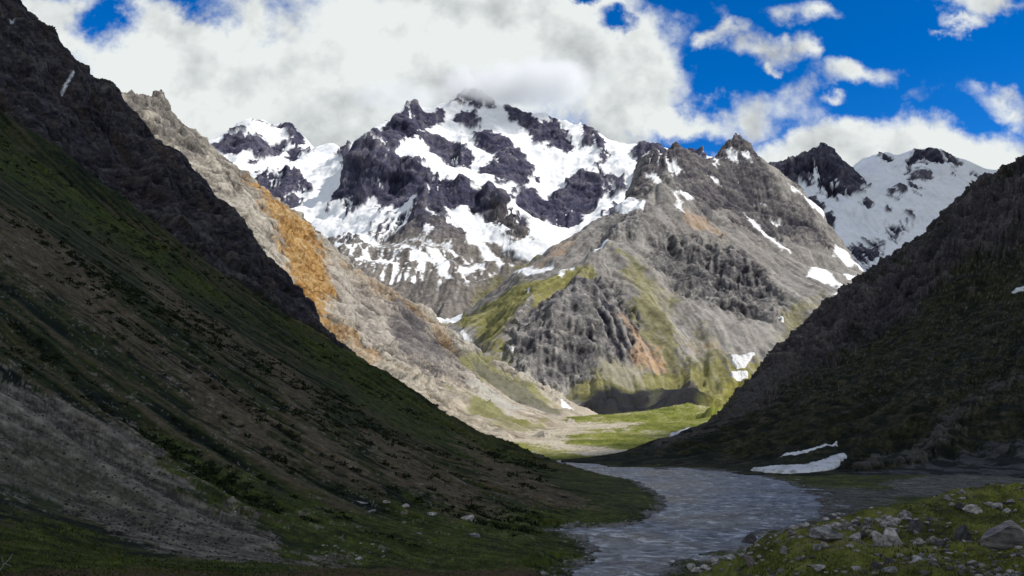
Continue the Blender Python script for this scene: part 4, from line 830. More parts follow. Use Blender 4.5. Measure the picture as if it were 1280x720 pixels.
# ================================================================== BOULDERS, TURF, SHRUBS, BRANCH
def rock_mat(name, c0, c1, c2, moss):
    m, nt = new_mat(name); L = nt.links.new
    tc = nd(nt, 'ShaderNodeTexCoord'); oi = nd(nt, 'ShaderNodeObjectInfo')
    ad = nd(nt, 'ShaderNodeVectorMath', operation='ADD'); L(tc.outputs['Object'], ad.inputs[0]); L(oi.outputs['Location'], ad.inputs[1])
    n = nd(nt, 'ShaderNodeTexNoise', i_Scale=2.2, i_Detail=9.0, i_Roughness=.7); L(ad.outputs[0], n.inputs[0])
    cr = nd(nt, 'ShaderNodeValToRGB'); L(n.outputs[0], cr.inputs[0]); e = cr.color_ramp.elements
    e[0].position = .36; e[0].color = (*c0, 1); e[1].position = .62; e[1].color = (*c2, 1); k = e.new(.5); k.color = (*c1, 1)
    n2 = nd(nt, 'ShaderNodeTexNoise', i_Scale=5.0, i_Detail=6.0, i_Roughness=.7); L(ad.outputs[0], n2.inputs[0])
    g = nd(nt, 'ShaderNodeNewGeometry'); sx = nd(nt, 'ShaderNodeSeparateXYZ'); L(tc.outputs['Object'], sx.inputs[0])
    mr = nd(nt, 'ShaderNodeMapRange'); L(n2.outputs[0], mr.inputs[0]); mr.inputs['From Min'].default_value = .56; mr.inputs['From Max'].default_value = .68; mr.inputs['To Max'].default_value = moss
    mx = nd(nt, 'ShaderNodeMix', data_type='RGBA'); L(mr.outputs[0], mx.inputs[0]); L(cr.outputs[0], mx.inputs[6]); mx.inputs[7].default_value = (.075, .075, .03, 1)
    bp = nd(nt, 'ShaderNodeBump', i_Distance=.12); L(n2.outputs[0], bp.inputs['Height'])
    b = nd(nt, 'ShaderNodeBsdfPrincipled', i_Roughness=.9); L(mx.outputs[2], b.inputs['Base Color']); L(bp.outputs[0], b.inputs['Normal'])
    o = nd(nt, 'ShaderNodeOutputMaterial'); L(b.outputs[0], o.inputs[0]); return m
m_pale = rock_mat('pale_boulder', (.12, .11, .10), (.36, .335, .31), (.62, .59, .55), .7)
m_grey = rock_mat('grey_boulder', (.05, .046, .046), (.19, .175, .165), (.40, .375, .35), .8)
m_dark = rock_mat('dark_boulder', (.02, .02, .022), (.05, .048, .05), (.10, .095, .095), .6)
m_pink = rock_mat('brown_boulder', (.08, .06, .05), (.17, .13, .11), (.28, .23, .20), .5)
import bmesh
def boulder_mesh(seed, sub=3, cuts=11, strata=0.0):
    r = random.Random(seed); bm = bmesh.new(); bmesh.ops.create_icosphere(bm, subdivisions=sub, radius=1)
    pl = []
    for k in range(cuts):
        v = Vector((r.gauss(0, 1), r.gauss(0, 1), r.gauss(0, .8))).normalized(); pl.append((v, r.uniform(.36, .78)))
    ph = [r.uniform(0, 6) for _ in range(6)]
    for v in bm.verts:
        c = v.co
        for n, d in pl:
            t = c.dot(n)
            if t > d: c = c-n*(t-d)*.98
        f = .035*(math.sin(5*c.x+ph[0])*math.sin(6*c.y+ph[1])+math.sin(11*c.z+ph[2]+3*c.x)*.5+math.sin(17*c.x+ph[3]+9*c.y)*.4)
        c = c*(1+f)
        if strata: 
            q = (c.z*.8+c.x*.55); c = c*(1+strata*(abs(math.sin(q*15+ph[4]+.6*math.sin(4*c.y)))-.5))
        v.co = c
    me = bpy.data.meshes.new('boulder'); bm.to_mesh(me); bm.free()
    return me
protos = [boulder_mesh(100+k, 3, 15+k % 6) for k in range(14)]
small = [boulder_mesh(300+k, 2, 12) for k in range(8)]
variants = {}
def variant(me, m):
    k = (me.name, m.name)
    if k not in variants:
        c = me.copy(); c.materials.clear(); c.materials.append(m); variants[k] = c
    return variants[k]
placed = []
def boulder(px, py, wpx, hpx, mat, label, proto=None, group=None, lean=0.0, name='boulder', deep=.8, sink=.30):
    X, Y, Zp = G.point(px, py, Zg); s = Y/F
    w = wpx*s/1.5*(.82 if wpx > 14 else 1); h = hpx*s/1.45
    src_ = proto if proto is not None else protos[len(placed) % len(protos)]
    o = bpy.data.objects.new(name, variant(src_, mat)); COL.objects.link(o)
    y = Y+w*.4
    o.location = (X*(y/Y), y, G.height(X*(y/Y), y, Zg)+h*(.5-sink)); o.scale = (w, w*deep, h)
    o.rotation_euler = (random.uniform(-.15, .15), lean+random.uniform(-.08, .08), random.uniform(-.4, .4))
    tag(o, label, 'boulder' if name == 'boulder' else 'stone', group); placed.append((px, py, wpx)); return o
KG = 'boulders on the mossy bank'
def c1(x, y): return 820+x/2.783, 600+y/2.783
for cx, cy, w, h, m, lab, ln in [
  (585, 200, 52, 17, m_pale, 'long pale flat-topped boulder in the middle of the rocky bank', .06), (545, 222, 22, 9, m_grey, 'low grey stone slab just in front of the long pale boulder', 0),
  (590, 262, 50, 17, m_grey, 'wide mossy grey slab in front of the long pale boulder', -.1), (565, 302, 34, 9, m_pale, 'thin pale slab nearest the bottom below the mossy slab', .1),
  (692, 200, 22, 21, m_pale, 'upright pale block right of the long flat boulder', 0), (740, 140, 24, 13, m_grey, 'grey boulder at the far crest left of the pair of upright slabs', 0),
  (800, 128, 14, 9, m_pale, 'small pale rounded boulder on the far crest of the bank', 0), (805, 160, 28, 9, m_pale, 'flat pale boulder just behind the leaning slabs', .1),
  (780, 205, 30, 26, m_pale, 'left leaning pale slab of the two tall slabs', -.5), (825, 215, 32, 34, m_pale, 'right leaning pale slab with dark shaded side', -.6),
  (905, 190, 28, 26, m_dark, 'near black boulder right of the leaning slabs', 0), (862, 140, 20, 16, m_grey, 'grey angular boulder behind the near black boulder', 0),
  (915, 212, 18, 12, m_pale, 'pale rounded stone in front of the near black boulder', 0), (918, 300, 28, 17, m_pale, 'big pale rounded boulder low on the bank near the bottom', .3),
  (968, 306, 16, 10, m_pale, 'pale stone touching the right of the rounded low boulder', .3), (1098, 108, 30, 16, m_pale, 'pale crest boulder with dark left end', .1),
  (1060, 106, 16, 12, m_dark, 'dark stone at the left end of the pale crest boulder', 0), (1028, 104, 14, 8, m_pale, 'small pale crest stone left of the dark stone', 0),
  (1182, 88, 26, 10, m_pale, 'farthest pale boulder on the green crest at the right', .1), (1062, 306, 24, 18, m_grey, 'grey blocky boulder at the bottom right of the bank', 0),
  (985, 240, 20, 13, m_grey, 'grey boulder halfway between the black boulder and the great striped rock', 0), (1062, 215, 26, 30, m_dark, 'dark upright rock against the left end of the great striped rock', .2),
  (322, 222, 28, 19, m_dark, 'dark rounded boulder at the water edge', .1), (365, 228, 20, 9, m_pale, 'pale flat stone right of the dark water edge boulder', 0),
  (122, 306, 20, 11, m_pale, 'pale boulder at the left tip of the bank beside the water', 0), (166, 308, 12, 8, m_pale, 'small pale stone next to the boulder at the bank tip', 0),
  (264, 302, 20, 7, m_pale, 'thin pale slab with a dark underside near the bank tip', 0), (332, 325, 17, 26, m_pink, 'brownish pointed rock standing upright near the bank tip', -.35),
  (450, 290, 18, 11, m_grey, 'lone grey boulder in turf between bank tip and slabs', 0), (482, 192, 18, 7, m_pale, 'small pale stone at the left of the long flat boulder', 0),
  (765, 300, 20, 14, m_dark, 'dark boulder left in the low cluster near the bottom edge', 0), (808, 292, 22, 19, m_dark, 'tall dark boulder right in the low cluster near the bottom edge', .2),
  (815, 334, 26, 12, m_grey, 'grey slab at the very bottom edge below the dark cluster', 0), (850, 268, 16, 8, m_pale, 'pale flat stone just above the low dark cluster', .4),
  (1205, 305, 14, 9, m_grey, 'single grey stone in moss below the great striped rock', 0), (985, 140, 18, 10, m_grey, 'grey stone on the crest right of the black boulder', 0),
  (650, 165, 26, 12, m_grey, 'grey boulder behind the long pale boulder', 0), (610, 172, 22, 8, m_grey, 'flat grey stone behind the left of the long pale boulder', 0),
  (1150, 130, 24, 7, m_grey, 'low grey slab behind the great striped rock', 0), (1250, 135, 34, 6, m_dark, 'low dark slab on the green crest at the picture edge', 0)]:
    a, b = c1(cx, cy); boulder(a, b, w, h, m, lab, None, KG, ln)
# the great striped rock
def striped():
    me = boulder_mesh(905, 5, 22, .03)
    m, nt = new_mat('striped_rock'); L = nt.links.new
    tc = nd(nt, 'ShaderNodeTexCoord'); mp = nd(nt, 'ShaderNodeMapping'); mp.inputs['Rotation'].default_value = (0, .6, 0); L(tc.outputs['Object'], mp.inputs[0])
    mp.inputs['Scale'].default_value = (.7, .7, 7.0); mp.inputs['Rotation'].default_value = (.3, .7, 0)
    wv_ = nd(nt, 'ShaderNodeTexNoise', i_Scale=1.6, i_Detail=7.0, i_Roughness=.65, i_Distortion=.3); L(mp.outputs[0], wv_.inputs[0])
    n = nd(nt, 'ShaderNodeTexNoise', i_Scale=3.0, i_Detail=8.0, i_Roughness=.7); L(tc.outputs['Object'], n.inputs[0])
    mxf = nd(nt, 'ShaderNodeMix', data_type='FLOAT'); mxf.inputs[0].default_value = .35; L(wv_.outputs[0], mxf.inputs[2]); L(n.outputs[0], mxf.inputs[3])
    cr = nd(nt, 'ShaderNodeValToRGB'); L(mxf.outputs[0], cr.inputs[0]); e = cr.color_ramp.elements
    e[0].position = .38; e[0].color = (.04, .036, .034, 1); e[1].position = .64; e[1].color = (.34, .30, .275, 1)
    bp = nd(nt, 'ShaderNodeBump', i_Distance=.15); L(mxf.outputs[0], bp.inputs['Height'])
    b = nd(nt, 'ShaderNodeBsdfPrincipled', i_Roughness=.9); L(cr.outputs[0], b.inputs[0]); L(bp.outputs[0], b.inputs['Normal'])
    o = nd(nt, 'ShaderNodeOutputMaterial'); L(b.outputs[0], o.inputs[0]); me.materials.append(m)
    X, Y, Zp = G.point(1252, 687, Zg); s = Y/F
    ob = bpy.data.objects.new('boulder', me); COL.objects.link(ob); y = Y+1.4; w = 78*s/1.5; h = 60*s/1.4
    ob.location = (X*y/Y, y, G.height(X*y/Y, y, Zg)+h*.35); ob.scale = (w, w*.55, h); ob.rotation_euler = (-.25, .22, .5)
    tag(ob, 'great striped brown-grey layered rock, largest on the bank at the right edge', 'boulder', KG)
striped()
# smaller stones sprinkled among them
r = random.Random(11); nst = 0
zones = [(1130, 655, 90, 16, 60), (1070, 650, 45, 12, 28), (1030, 675, 50, 16, 24), (1120, 675, 60, 14, 24), (1110, 700, 55, 14, 26), (1180, 690, 45, 18, 20), (1215, 632, 55, 7, 20), (950, 695, 60, 15, 26), (880, 710, 35, 7, 12), (1240, 706, 45, 10, 14), (1000, 664, 30, 5, 12)]
for zx, zy, rx, ry, n in zones:
    for k in range(n):
        a, b = zx+r.gauss(0, .5)*rx, zy+r.gauss(0, .5)*ry
        if b > 719 or b < 626 or a < 845 or a > 1330: continue
        if a < 1000 and b < 700-(a-860)*.25: continue
        w = 4.5+13*r.random()**2
        boulder(a, b, w, w*r.uniform(.35, .65), r.choice([m_pale, m_pale, m_grey, m_grey, m_dark]), 'small angular stone scattered between the boulders on the mossy bank', r.choice(small), 'small stones scattered on the mossy bank', r.uniform(-.5, .5), 'stone')
# left bank
LG = 'boulders on the left bank'
for a, b, w, h, m, lab in [(539, 645, 20, 8, m_pale, 'pale boulder left of the largest one on the left bank slope'), (584, 650, 27, 11, m_pale, 'largest pale boulder on the grassy slope left of the river'),
    (593, 671, 24, 7, m_grey, 'flat grey slab just below the largest pale boulder on the left bank'), (452, 629, 14, 5, m_grey, 'grey flat stone leftmost in the row on the left slope'), (482, 634, 10, 4, m_pale, 'small pale stone second from left in the row on the left slope'),
    (506, 639, 14, 5, m_pale, 'pale stone in the middle of the row on the left slope'), (464, 641, 13, 4, m_grey, 'low grey stone just under the row on the left slope'), (449, 700, 12, 6, m_pale, 'pale upright stone by the gravel near the lower edge'),
    (676, 712, 18, 4, m_grey, 'flat grey slab on turf near the river at the lower edge'), (505, 652, 6, 3, m_grey, 'small grey stone alone in grass under the row'), (524, 668, 8, 3, m_grey, 'grey stone in grass left of the flat slab')]:
    boulder(a, b, w, h, m, lab, None, LG)
for k in range(44):
    a, b = r.uniform(395, 480), 690+r.gauss(0, 9)
    if k > 22: a, b = r.uniform(170, 420), 0; b = 560+(a-170)*.52+r.gauss(0, 14)
    if k > 38: a, b = r.uniform(750, 800), r.uniform(655, 664)
    if b > 712: continue
    w = r.uniform(2.2, 5.0); boulder(a, b, w, w*.5, r.choice([m_pale, m_grey, m_grey]), 'tiny pale stone dotted over turf and gravel left of the river', r.choice(small), 'tiny stones dotted left of the river', 0, 'stone')

def gravel(name, xs, ys, sz, m, label, gain=1.0):
    base = small[0]; bv = np.array([v.co[:] for v in base.vertices]); bf = []
    for p in base.polygons: bf.append(list(p.vertices))
    n = len(xs); z = gz(xs, ys); a = rng.uniform(0, 6.28, n); sc = sz*rng.uniform(.4, 1.6, n)**1.5; sq = rng.uniform(.4, .8, n)
    bmesh_small = bmesh.new(); bmesh.ops.create_icosphere(bmesh_small, subdivisions=1, radius=1); bmesh_small.verts.ensure_lookup_table()
    bv = np.array([v.co[:] for v in bmesh_small.verts])*rng.uniform(.75, 1.15, (len(bmesh_small.verts), 1)); bf = np.array([[v.index for v in f.verts] for f in bmesh_small.faces]); bmesh_small.free()
    V = bv[None]*sc[:, None, None]*np.stack([np.ones(n), rng.uniform(.5, 1, n), sq], -1)[:, None]
    c_, s_ = np.cos(a)[:, None], np.sin(a)[:, None]
    V = np.stack([V[..., 0]*c_-V[..., 1]*s_+xs[:, None], V[..., 0]*s_+V[..., 1]*c_+ys[:, None], V[..., 2]+z[:, None]+.15*sc[:, None]], -1).reshape(-1, 3)
    Q = (bf[None]+(np.arange(n)*len(bv))[:, None, None]).reshape(-1, 3)
    t = np.repeat(rng.uniform(0, 1, n), len(bv)); C_ = np.concatenate([gain*rock_blend([(.04, .037, .034), (.13, .12, .11), (.30, .28, .25)], t), np.ones((len(t), 1))], 1)
    o = mesh_np(name, V, Q, m, C_, False); tag(o, label, kind='stuff')
def foliage_mat(name):
    m, nt = new_mat(name); L = nt.links.new
    at = nd(nt, 'ShaderNodeAttribute', attribute_name='Col')
    b = nd(nt, 'ShaderNodeBsdfPrincipled', i_Roughness=.8); b.inputs['Specular IOR Level'].default_value = .1; L(at.outputs[0], b.inputs[0])
    o = nd(nt, 'ShaderNodeOutputMaterial'); L(b.outputs[0], o.inputs[0]); return m
m_fol = foliage_mat('turf_blades')
def gz(xs, ys, Zs=None):
    Zs = Zg if Zs is None else Zs
    c = (xs/ys-G.u[0])/(G.u[1]-G.u[0]); rr = np.interp(ys, G.Y, np.arange(G.R))
    i = np.clip(rr.astype(int), 0, G.R-2); j = np.clip(c.astype(int), 0, G.C-2); tr = rr-i; tc_ = c-j
    return (Zs[i, j]*(1-tc_)+Zs[i, j+1]*tc_)*(1-tr)+(Zs[i+1, j]*(1-tc_)+Zs[i+1, j+1]*tc_)*tr
def blades(name, xs, ys, hgt, wid, label, pal):
    n = len(xs); z = gz(xs, ys)
    a = rng.uniform(0, 6.28, n); h = hgt*rng.uniform(.5, 1.3, n); w = wid*rng.uniform(.6, 1.4, n); ln = h*rng.uniform(.1, .9, n); b2 = rng.uniform(0, 6.28, n)
    dx, dy = np.cos(a)*w, np.sin(a)*w
    V = np.stack([np.stack([xs-dx, ys-dy, z-.02], -1), np.stack([xs+dx, ys+dy, z-.02], -1), np.stack([xs+np.cos(b2)*ln, ys+np.sin(b2)*ln, z+h], -1)], 1).reshape(-1, 3)
    t = np.clip(.5+.25*samp(T_F, xs, ys, 50.0, .8)+rng.normal(0, .15, n), 0, 1)
    c = rock_blend(pal, t); C_ = np.repeat(np.concatenate([c, np.ones((n, 1))], 1), 3, 0)
    o = mesh_np(name, V, np.arange(3*n).reshape(-1, 3), m_fol, C_, False); tag(o, label, kind='stuff')
pal = [(0.028, 0.03, 0.009), (0.075, 0.083, 0.016), (0.145, 0.152, 0.026), (0.20, 0.175, 0.07)]
n = 90000; ys = np.exp(rng.uniform(math.log(26), math.log(82), n)); us = rng.uniform(.16, .72, n); xs = us*ys
kn = gz(xs, ys, G.Zb); ok = kn > -17; xs, ys = xs[ok], ys[ok]
ok = samp(T_F, xs, ys, 40., .3)+rng.normal(0, .5, len(xs)) > -.7; xs, ys = xs[ok], ys[ok]
blades('grass', xs, ys, .10, .035, 'short mossy alpine grass over the stony bank at the right', pal)
n = 90000; ys = np.exp(rng.uniform(math.log(56), math.log(210), n)); us = rng.uniform(-.75, .12, n); xs = us*ys
zz = gz(xs, ys, G.Zb); ok = zz > -19.9; xs, ys = xs[ok], ys[ok]
def gmask(M_, xs, ys): return gz(xs, ys, M_)
ok = (gmask(low.astype(float), xs, ys) > .4) & (gmask(scr.astype(float), xs, ys) < .3); xs, ys = xs[ok], ys[ok]
blades('grass', xs, ys, .16, .06, 'rough dark grass on the lower left hillside', [(0.012, 0.018, 0.004), (0.036, 0.048, 0.007), (0.068, 0.084, 0.010), (0.10, 0.10, 0.03)])
n = 5200; ys = np.exp(rng.uniform(math.log(30), math.log(78), n)); us = rng.uniform(.18, .70, n); xs = us*ys
ok = (gz(xs, ys, G.Zb) > -15) & (samp(T_F, xs, ys, 60., .6)+rng.normal(0, .5, n) > .1); gravel('stones', xs[ok], ys[ok], .11, m_fol, 'loose rubble of small stones strewn through the moss of the right bank')
n = 26000; ys = np.exp(rng.uniform(math.log(56), math.log(200), n)); us = rng.uniform(-.75, .0, n); xs = us*ys
ok = (gmask(scr.astype(float), xs, ys) > .4) & (samp(T_F, xs, ys, 90., .6)+rng.normal(0, .6, n) > -.2); gravel('gravel', xs[ok], ys[ok], .13, m_fol, 'grey scree rubble of the fan on the left hillside', .55)
n = 9000; ys = np.exp(rng.uniform(math.log(105), math.log(330), n)); us = rng.uniform(-.1, .5, n); xs = us*ys
dd_ = gz(xs, ys, np.asarray(dr)); ok = (dd_ < .2) & (dd_ > -3.5) & (rng.uniform(0, 1, n) > .3); gravel('gravel', xs[ok], ys[ok], .17, m_fol, 'gravel along the edges of the river')
# low dark shrubs in streaks on the left hillside
def shrubs():
    n = 24000; ys = np.exp(rng.uniform(math.log(120), math.log(465), n)); us = rng.uniform(-.62, .17, n); xs = us*ys
    hl = gmask(hill.astype(float), xs, ys); s_ = gmask(st2, xs, ys); sc2 = gmask(scr.astype(float), xs, ys)
    f_ = samp(T_F, xs, ys, 500.0, .9)
    ok = (hl > .8) & (sc2 < .1) & (-.55*s_+.8*f_+rng.normal(0, .45, n) > .72); xs, ys = xs[ok], ys[ok]; n = len(xs)
    z = gz(xs, ys); K = 22; R0 = (.25+.95*rng.uniform(0, 1, n)**2)*(ys/330)**.5
    d = rng.normal(0, 1, (n, K, 3)); d /= np.linalg.norm(d, axis=2, keepdims=True); d[..., 2] = np.abs(d[..., 2])*.6
    c = np.stack([xs, ys, z], -1)[:, None]+d*(R0[:, None, None]*rng.uniform(.5, 1, (n, K, 1)))*np.array([1.5, 1.5, 1])
    s = R0[:, None, None]*.42
    t1 = rng.normal(0, 1, (n, K, 3)); t2 = rng.normal(0, 1, (n, K, 3))
    V = np.stack([c-t1*s*.6, c+t1*s*.6, c+t2*s], 2).reshape(-1, 3)
    col = np.array([.012, .017, .006])*rng.uniform(.5, 1.9, (n*K, 1)); C_ = np.repeat(np.concatenate([col, np.ones((n*K, 1))], 1), 3, 0)
    o = mesh_np('shrubs', V, np.arange(len(V)).reshape(-1, 3), m_fol, C_, False); tag(o, 'dark low shrubs growing in streaks down the left hillside', kind='stuff')
shrubs()
# bleached branch at the lower left corner
def branch():
    m, nt = new_mat('bleached_wood'); b = nd(nt, 'ShaderNodeBsdfPrincipled', i_Roughness=.8)
    n = nd(nt, 'ShaderNodeTexNoise', i_Scale=9.0, i_Detail=5.0); cr = nd(nt, 'ShaderNodeValToRGB'); nt.links.new(n.outputs[0], cr.inputs[0]); nt.links.new(cr.outputs[0], b.inputs[0])
    cr.color_ramp.elements[0].color = (.16, .15, .15, 1); cr.color_ramp.elements[1].color = (.36, .35, .36, 1)
    o = nd(nt, 'ShaderNodeOutputMaterial'); nt.links.new(b.outputs[0], o.inputs[0])
    X, Y, Zp = G.point(3, 712, Zg); Zp = G.height(X, Y, Zg)
    bm = bmesh.new()
    def tube(pts, r0, r1):
        ring = []
        for i, p in enumerate(pts):
            rr = r0+(r1-r0)*i/(len(pts)-1); q = Vector(p); d = (Vector(pts[min(i+1, len(pts)-1)])-Vector(pts[max(i-1, 0)])).normalized(); a = d.orthogonal().normalized(); c = d.cross(a)
            ring.append([bm.verts.new(q+(a*math.cos(t*1.047)+c*math.sin(t*1.047))*rr) for t in range(6)])
        for i in range(len(ring)-1):
            for t in range(6): bm.faces.new([ring[i][t], ring[i][(t+1) % 6], ring[i+1][(t+1) % 6], ring[i+1][t]])
        bm.faces.new(ring[-1]); bm.faces.new(ring[0][::-1])
    tube([(-.35, 0, -.1), (-.2, .02, .25), (.02, 0, .5), (.2, -.05, .75), (.5, 0, 1.1), (.68, .05, 1.35), (.72, .05, 1.6)], .05, .018)
    tube([(.2, -.05, .75), (.35, -.1, .72), (.6, -.05, .62), (.8, 0, .45)], .035, .015)
    tube([(.02, 0, .5), (0, .05, .8), (-.15, .1, 1.1), (-.2, .1, 1.35)], .03, .012); tube([(.5, 0, 1.1), (.62, -.1, 1.15), (.8, -.12, 1.25)], .022, .01)
    me = bpy.data.meshes.new('dead_branch'); bm.to_mesh(me); bm.free(); me.materials.append(m)
    ob = bpy.data.objects.new('dead_branch', me); COL.objects.link(ob); ob.location = (X, Y, Zp); ob.scale = (.8, .8, .8)
    tag(ob, 'bleached forked dead branch sticking up in the lower left corner', 'branch')
branch()
# cloud wrapped round the summit
def veil(px, py, Y, rx, ry, rz, dens, label, seed):
    bm = bmesh.new(); bmesh.ops.create_icosphere(bm, subdivisions=4, radius=1.0); me = bpy.data.meshes.new('cloud'); bm.to_mesh(me); bm.free()
    ob = bpy.data.objects.new('cloud', me); COL.objects.link(ob); ob.location = W(px, py, Y); ob.scale = (rx, ry, rz)
    m, nt = new_mat('summit_cloud'); L = nt.links.new
    tc = nd(nt, 'ShaderNodeTexCoord'); ln = nd(nt, 'ShaderNodeVectorMath', operation='LENGTH'); L(tc.outputs['Object'], ln.inputs[0])
    mp = nd(nt, 'ShaderNodeMapping'); mp.inputs['Scale'].default_value = (rx/400, ry/400, rz/400); mp.inputs['Location'].default_value = (seed, 0, 0); L(tc.outputs['Object'], mp.inputs[0])
    n = nd(nt, 'ShaderNodeTexNoise', i_Scale=1.3, i_Detail=5.0, i_Roughness=.6); L(mp.outputs[0], n.inputs[0])
    def mm(op, a, b):
        q = nd(nt, 'ShaderNodeMath', operation=op)
        for i, v in enumerate((a, b)):
            if isinstance(v, (int, float)): q.inputs[i].default_value = v
            else: L(v, q.inputs[i])
        return q.outputs[0]
    e_ = mm('SUBTRACT', 1.0, ln.outputs['Value']); k = mm('MULTIPLY', mm('SUBTRACT', n.outputs[0], .52), 3.2)
    d_ = mm('MULTIPLY', mm('MINIMUM', mm('MAXIMUM', mm('MULTIPLY', mm('ADD', mm('MULTIPLY', e_, 1.3), k), mm('MINIMUM', mm('MULTIPLY', e_, 4.0), 1.0)), 0.0), 1.0), dens)
    v = nd(nt, 'ShaderNodeVolumePrincipled'); v.inputs['Color'].default_value = (.98, .985, .99, 1); v.inputs['Anisotropy'].default_value = 0.0; L(d_, v.inputs['Density'])
    o = nd(nt, 'ShaderNodeOutputMaterial'); L(v.outputs[0], o.inputs['Volume']); me.materials.append(m)
    tag(ob, label, kind='stuff')
veil(655, 106, 8450, 950, 600, 210, .009, 'white cloud wrapping the highest summit', 0)
veil(500, 118, 8700, 700, 400, 150, .002, 'thin grey cloud drifting behind the left shoulder of the summit', 5)


# ================================================================== CLOUDS THAT SHADE THE VALLEY
def cloud_mat():
    m, nt = new_mat('cloud'); L = nt.links.new
    d = nd(nt, 'ShaderNodeBsdfDiffuse'); d.inputs[0].default_value = (.85, .87, .9, 1)
    t = nd(nt, 'ShaderNodeBsdfTranslucent'); t.inputs[0].default_value = (.92, .90, .86, 1)
    mx = nd(nt, 'ShaderNodeMixShader'); mx.inputs[0].default_value = .30; L(d.outputs[0], mx.inputs[1]); L(t.outputs[0], mx.inputs[2])
    o = nd(nt, 'ShaderNodeOutputMaterial'); L(mx.outputs[0], o.inputs[0]); return m
m_cloud = cloud_mat()
def shade_cloud(outline, alt, step, thick, label):
    """outline: the shadow's edge on the level z=0"""
    cot = 1/math.tan(SUN_EL); q = np.array([(a+SUN_AZ[0]*alt*cot, b+SUN_AZ[1]*alt*cot) for a, b in outline])
    xs = np.arange(q[:, 0].min()-60, q[:, 0].max()+60, step); ys = np.arange(q[:, 1].min()-60, q[:, 1].max()+60, step)
    x, y = np.meshgrid(xs, ys); wx = x+8*samp(T_F, x, y, 900.); wy = y+8*samp(T_F, x, y, 900., .3, .3)
    ins = np.zeros(x.shape, bool); dm = np.full(x.shape, 1e12)
    for k in range(len(q)):
        ax, ay = q[k]; bx, by = q[(k+1) % len(q)]; ex, ey = bx-ax, by-ay
        t = np.clip(((wx-ax)*ex+(wy-ay)*ey)/(ex*ex+ey*ey+1e-9), 0, 1); dm = np.minimum(dm, (wx-ax-t*ex)**2+(wy-ay-t*ey)**2)
        if ey != 0: ins ^= ((ay > wy) != (by > wy)) & (wx < ax+(wy-ay)/ey*ex)
    d = np.where(ins, np.sqrt(dm), 0); h = ss(0, 1, d/(thick*3))*thick+np.minimum(d*.2, 10)
    b = np.clip(1+.35*samp(T_F, x, y, 2500.), .3, 2)
    zt = alt+h*b; zb = alt-.35*h*np.clip(1+.5*samp(T_F2, x, y, 2500.), .2, 2)
    n = x.size; idx = np.arange(n).reshape(x.shape)
    V = np.concatenate([np.stack([x, y, zt], -1).reshape(-1, 3), np.stack([x, y, zb], -1).reshape(-1, 3)])
    Q = np.stack([idx[:-1, :-1], idx[:-1, 1:], idx[1:, 1:], idx[1:, :-1]], -1)
    keep = (d[:-1, :-1] > 0) | (d[1:, 1:] > 0) | (d[1:, :-1] > 0) | (d[:-1, 1:] > 0)
    Q = Q[keep].reshape(-1, 4); A_ = np.concatenate([Q, (Q+n)[:, ::-1]])
    used = np.unique(A_); rm = np.zeros(len(V), int); rm[used] = np.arange(len(used))
    o = mesh_np('cloud', V[used], rm[A_], m_cloud); tag(o, label, kind='stuff')
def on_level(px, py, Y, dy=0):
    x_, y_, z_ = W(px, py, Y); k = 1/math.tan(SUN_EL); return (x_-z_*k*SUN_AZ[0], y_-z_*k*SUN_AZ[1]+dy)
SH = [(-4000, 2600), (-1500, 1500), on_level(20, 16, 765, 90), on_level(90, 84, 755, 90), on_level(165, 140, 745, 90), on_level(300, 287, 705, 75), on_level(405, 419, 590, 70), (-70, 570), (0, 505), (50, 490), (92, 540),
      on_level(867, 538, 600, 40), on_level(927, 505, 700, 70), on_level(980, 434, 760, 110), on_level(1130, 314, 800, 130), on_level(1280, 195, 800, 150), (900, 1250), (1800, 1300), (2600, 300), (2400, -1600), (800, -2600), (-2600, -2600), (-4200, 0)]
shade_cloud(SH, 3800, 35, 420, 'broad grey cloud high over the near valley')
shade_cloud([on_level(955, 190, 7400, 500), on_level(960, 230, 7200), on_level(1000, 285, 5800), on_level(1060, 340, 5300), on_level(1130, 340, 5200, -300), on_level(1420, 340, 5200, -300), on_level(1420, 200, 8400, 900), on_level(1150, 150, 8600, 900)], 4800, 60, 500, 'grey cloud high over the right snow mountain')
shade_cloud([on_level(715, 524, 2450), on_level(722, 500, 2650), on_level(760, 486, 2700), on_level(808, 492, 2700), on_level(860, 478, 2680), on_level(885, 488, 2600), on_level(880, 506, 2430), on_level(800, 525, 2380)], 3900, 12, 60, 'small cloud drifting over the middle of the valley')

# ================================================================== SUN, SKY, CAMERA
sun = bpy.data.lights.new('sun', 'SUN'); sun.energy = 4.6; sun.angle = R_(0.5); sun.color = (1.0, 0.945, 0.86)
so = bpy.data.objects.new('sun', sun); COL.objects.link(so)
from mathutils import Vector
sd = Vector((SUN_AZ[0]*math.cos(SUN_EL), SUN_AZ[1]*math.cos(SUN_EL), math.sin(SUN_EL)))
so.rotation_euler = (sd).to_track_quat('Z', 'Y').to_euler()

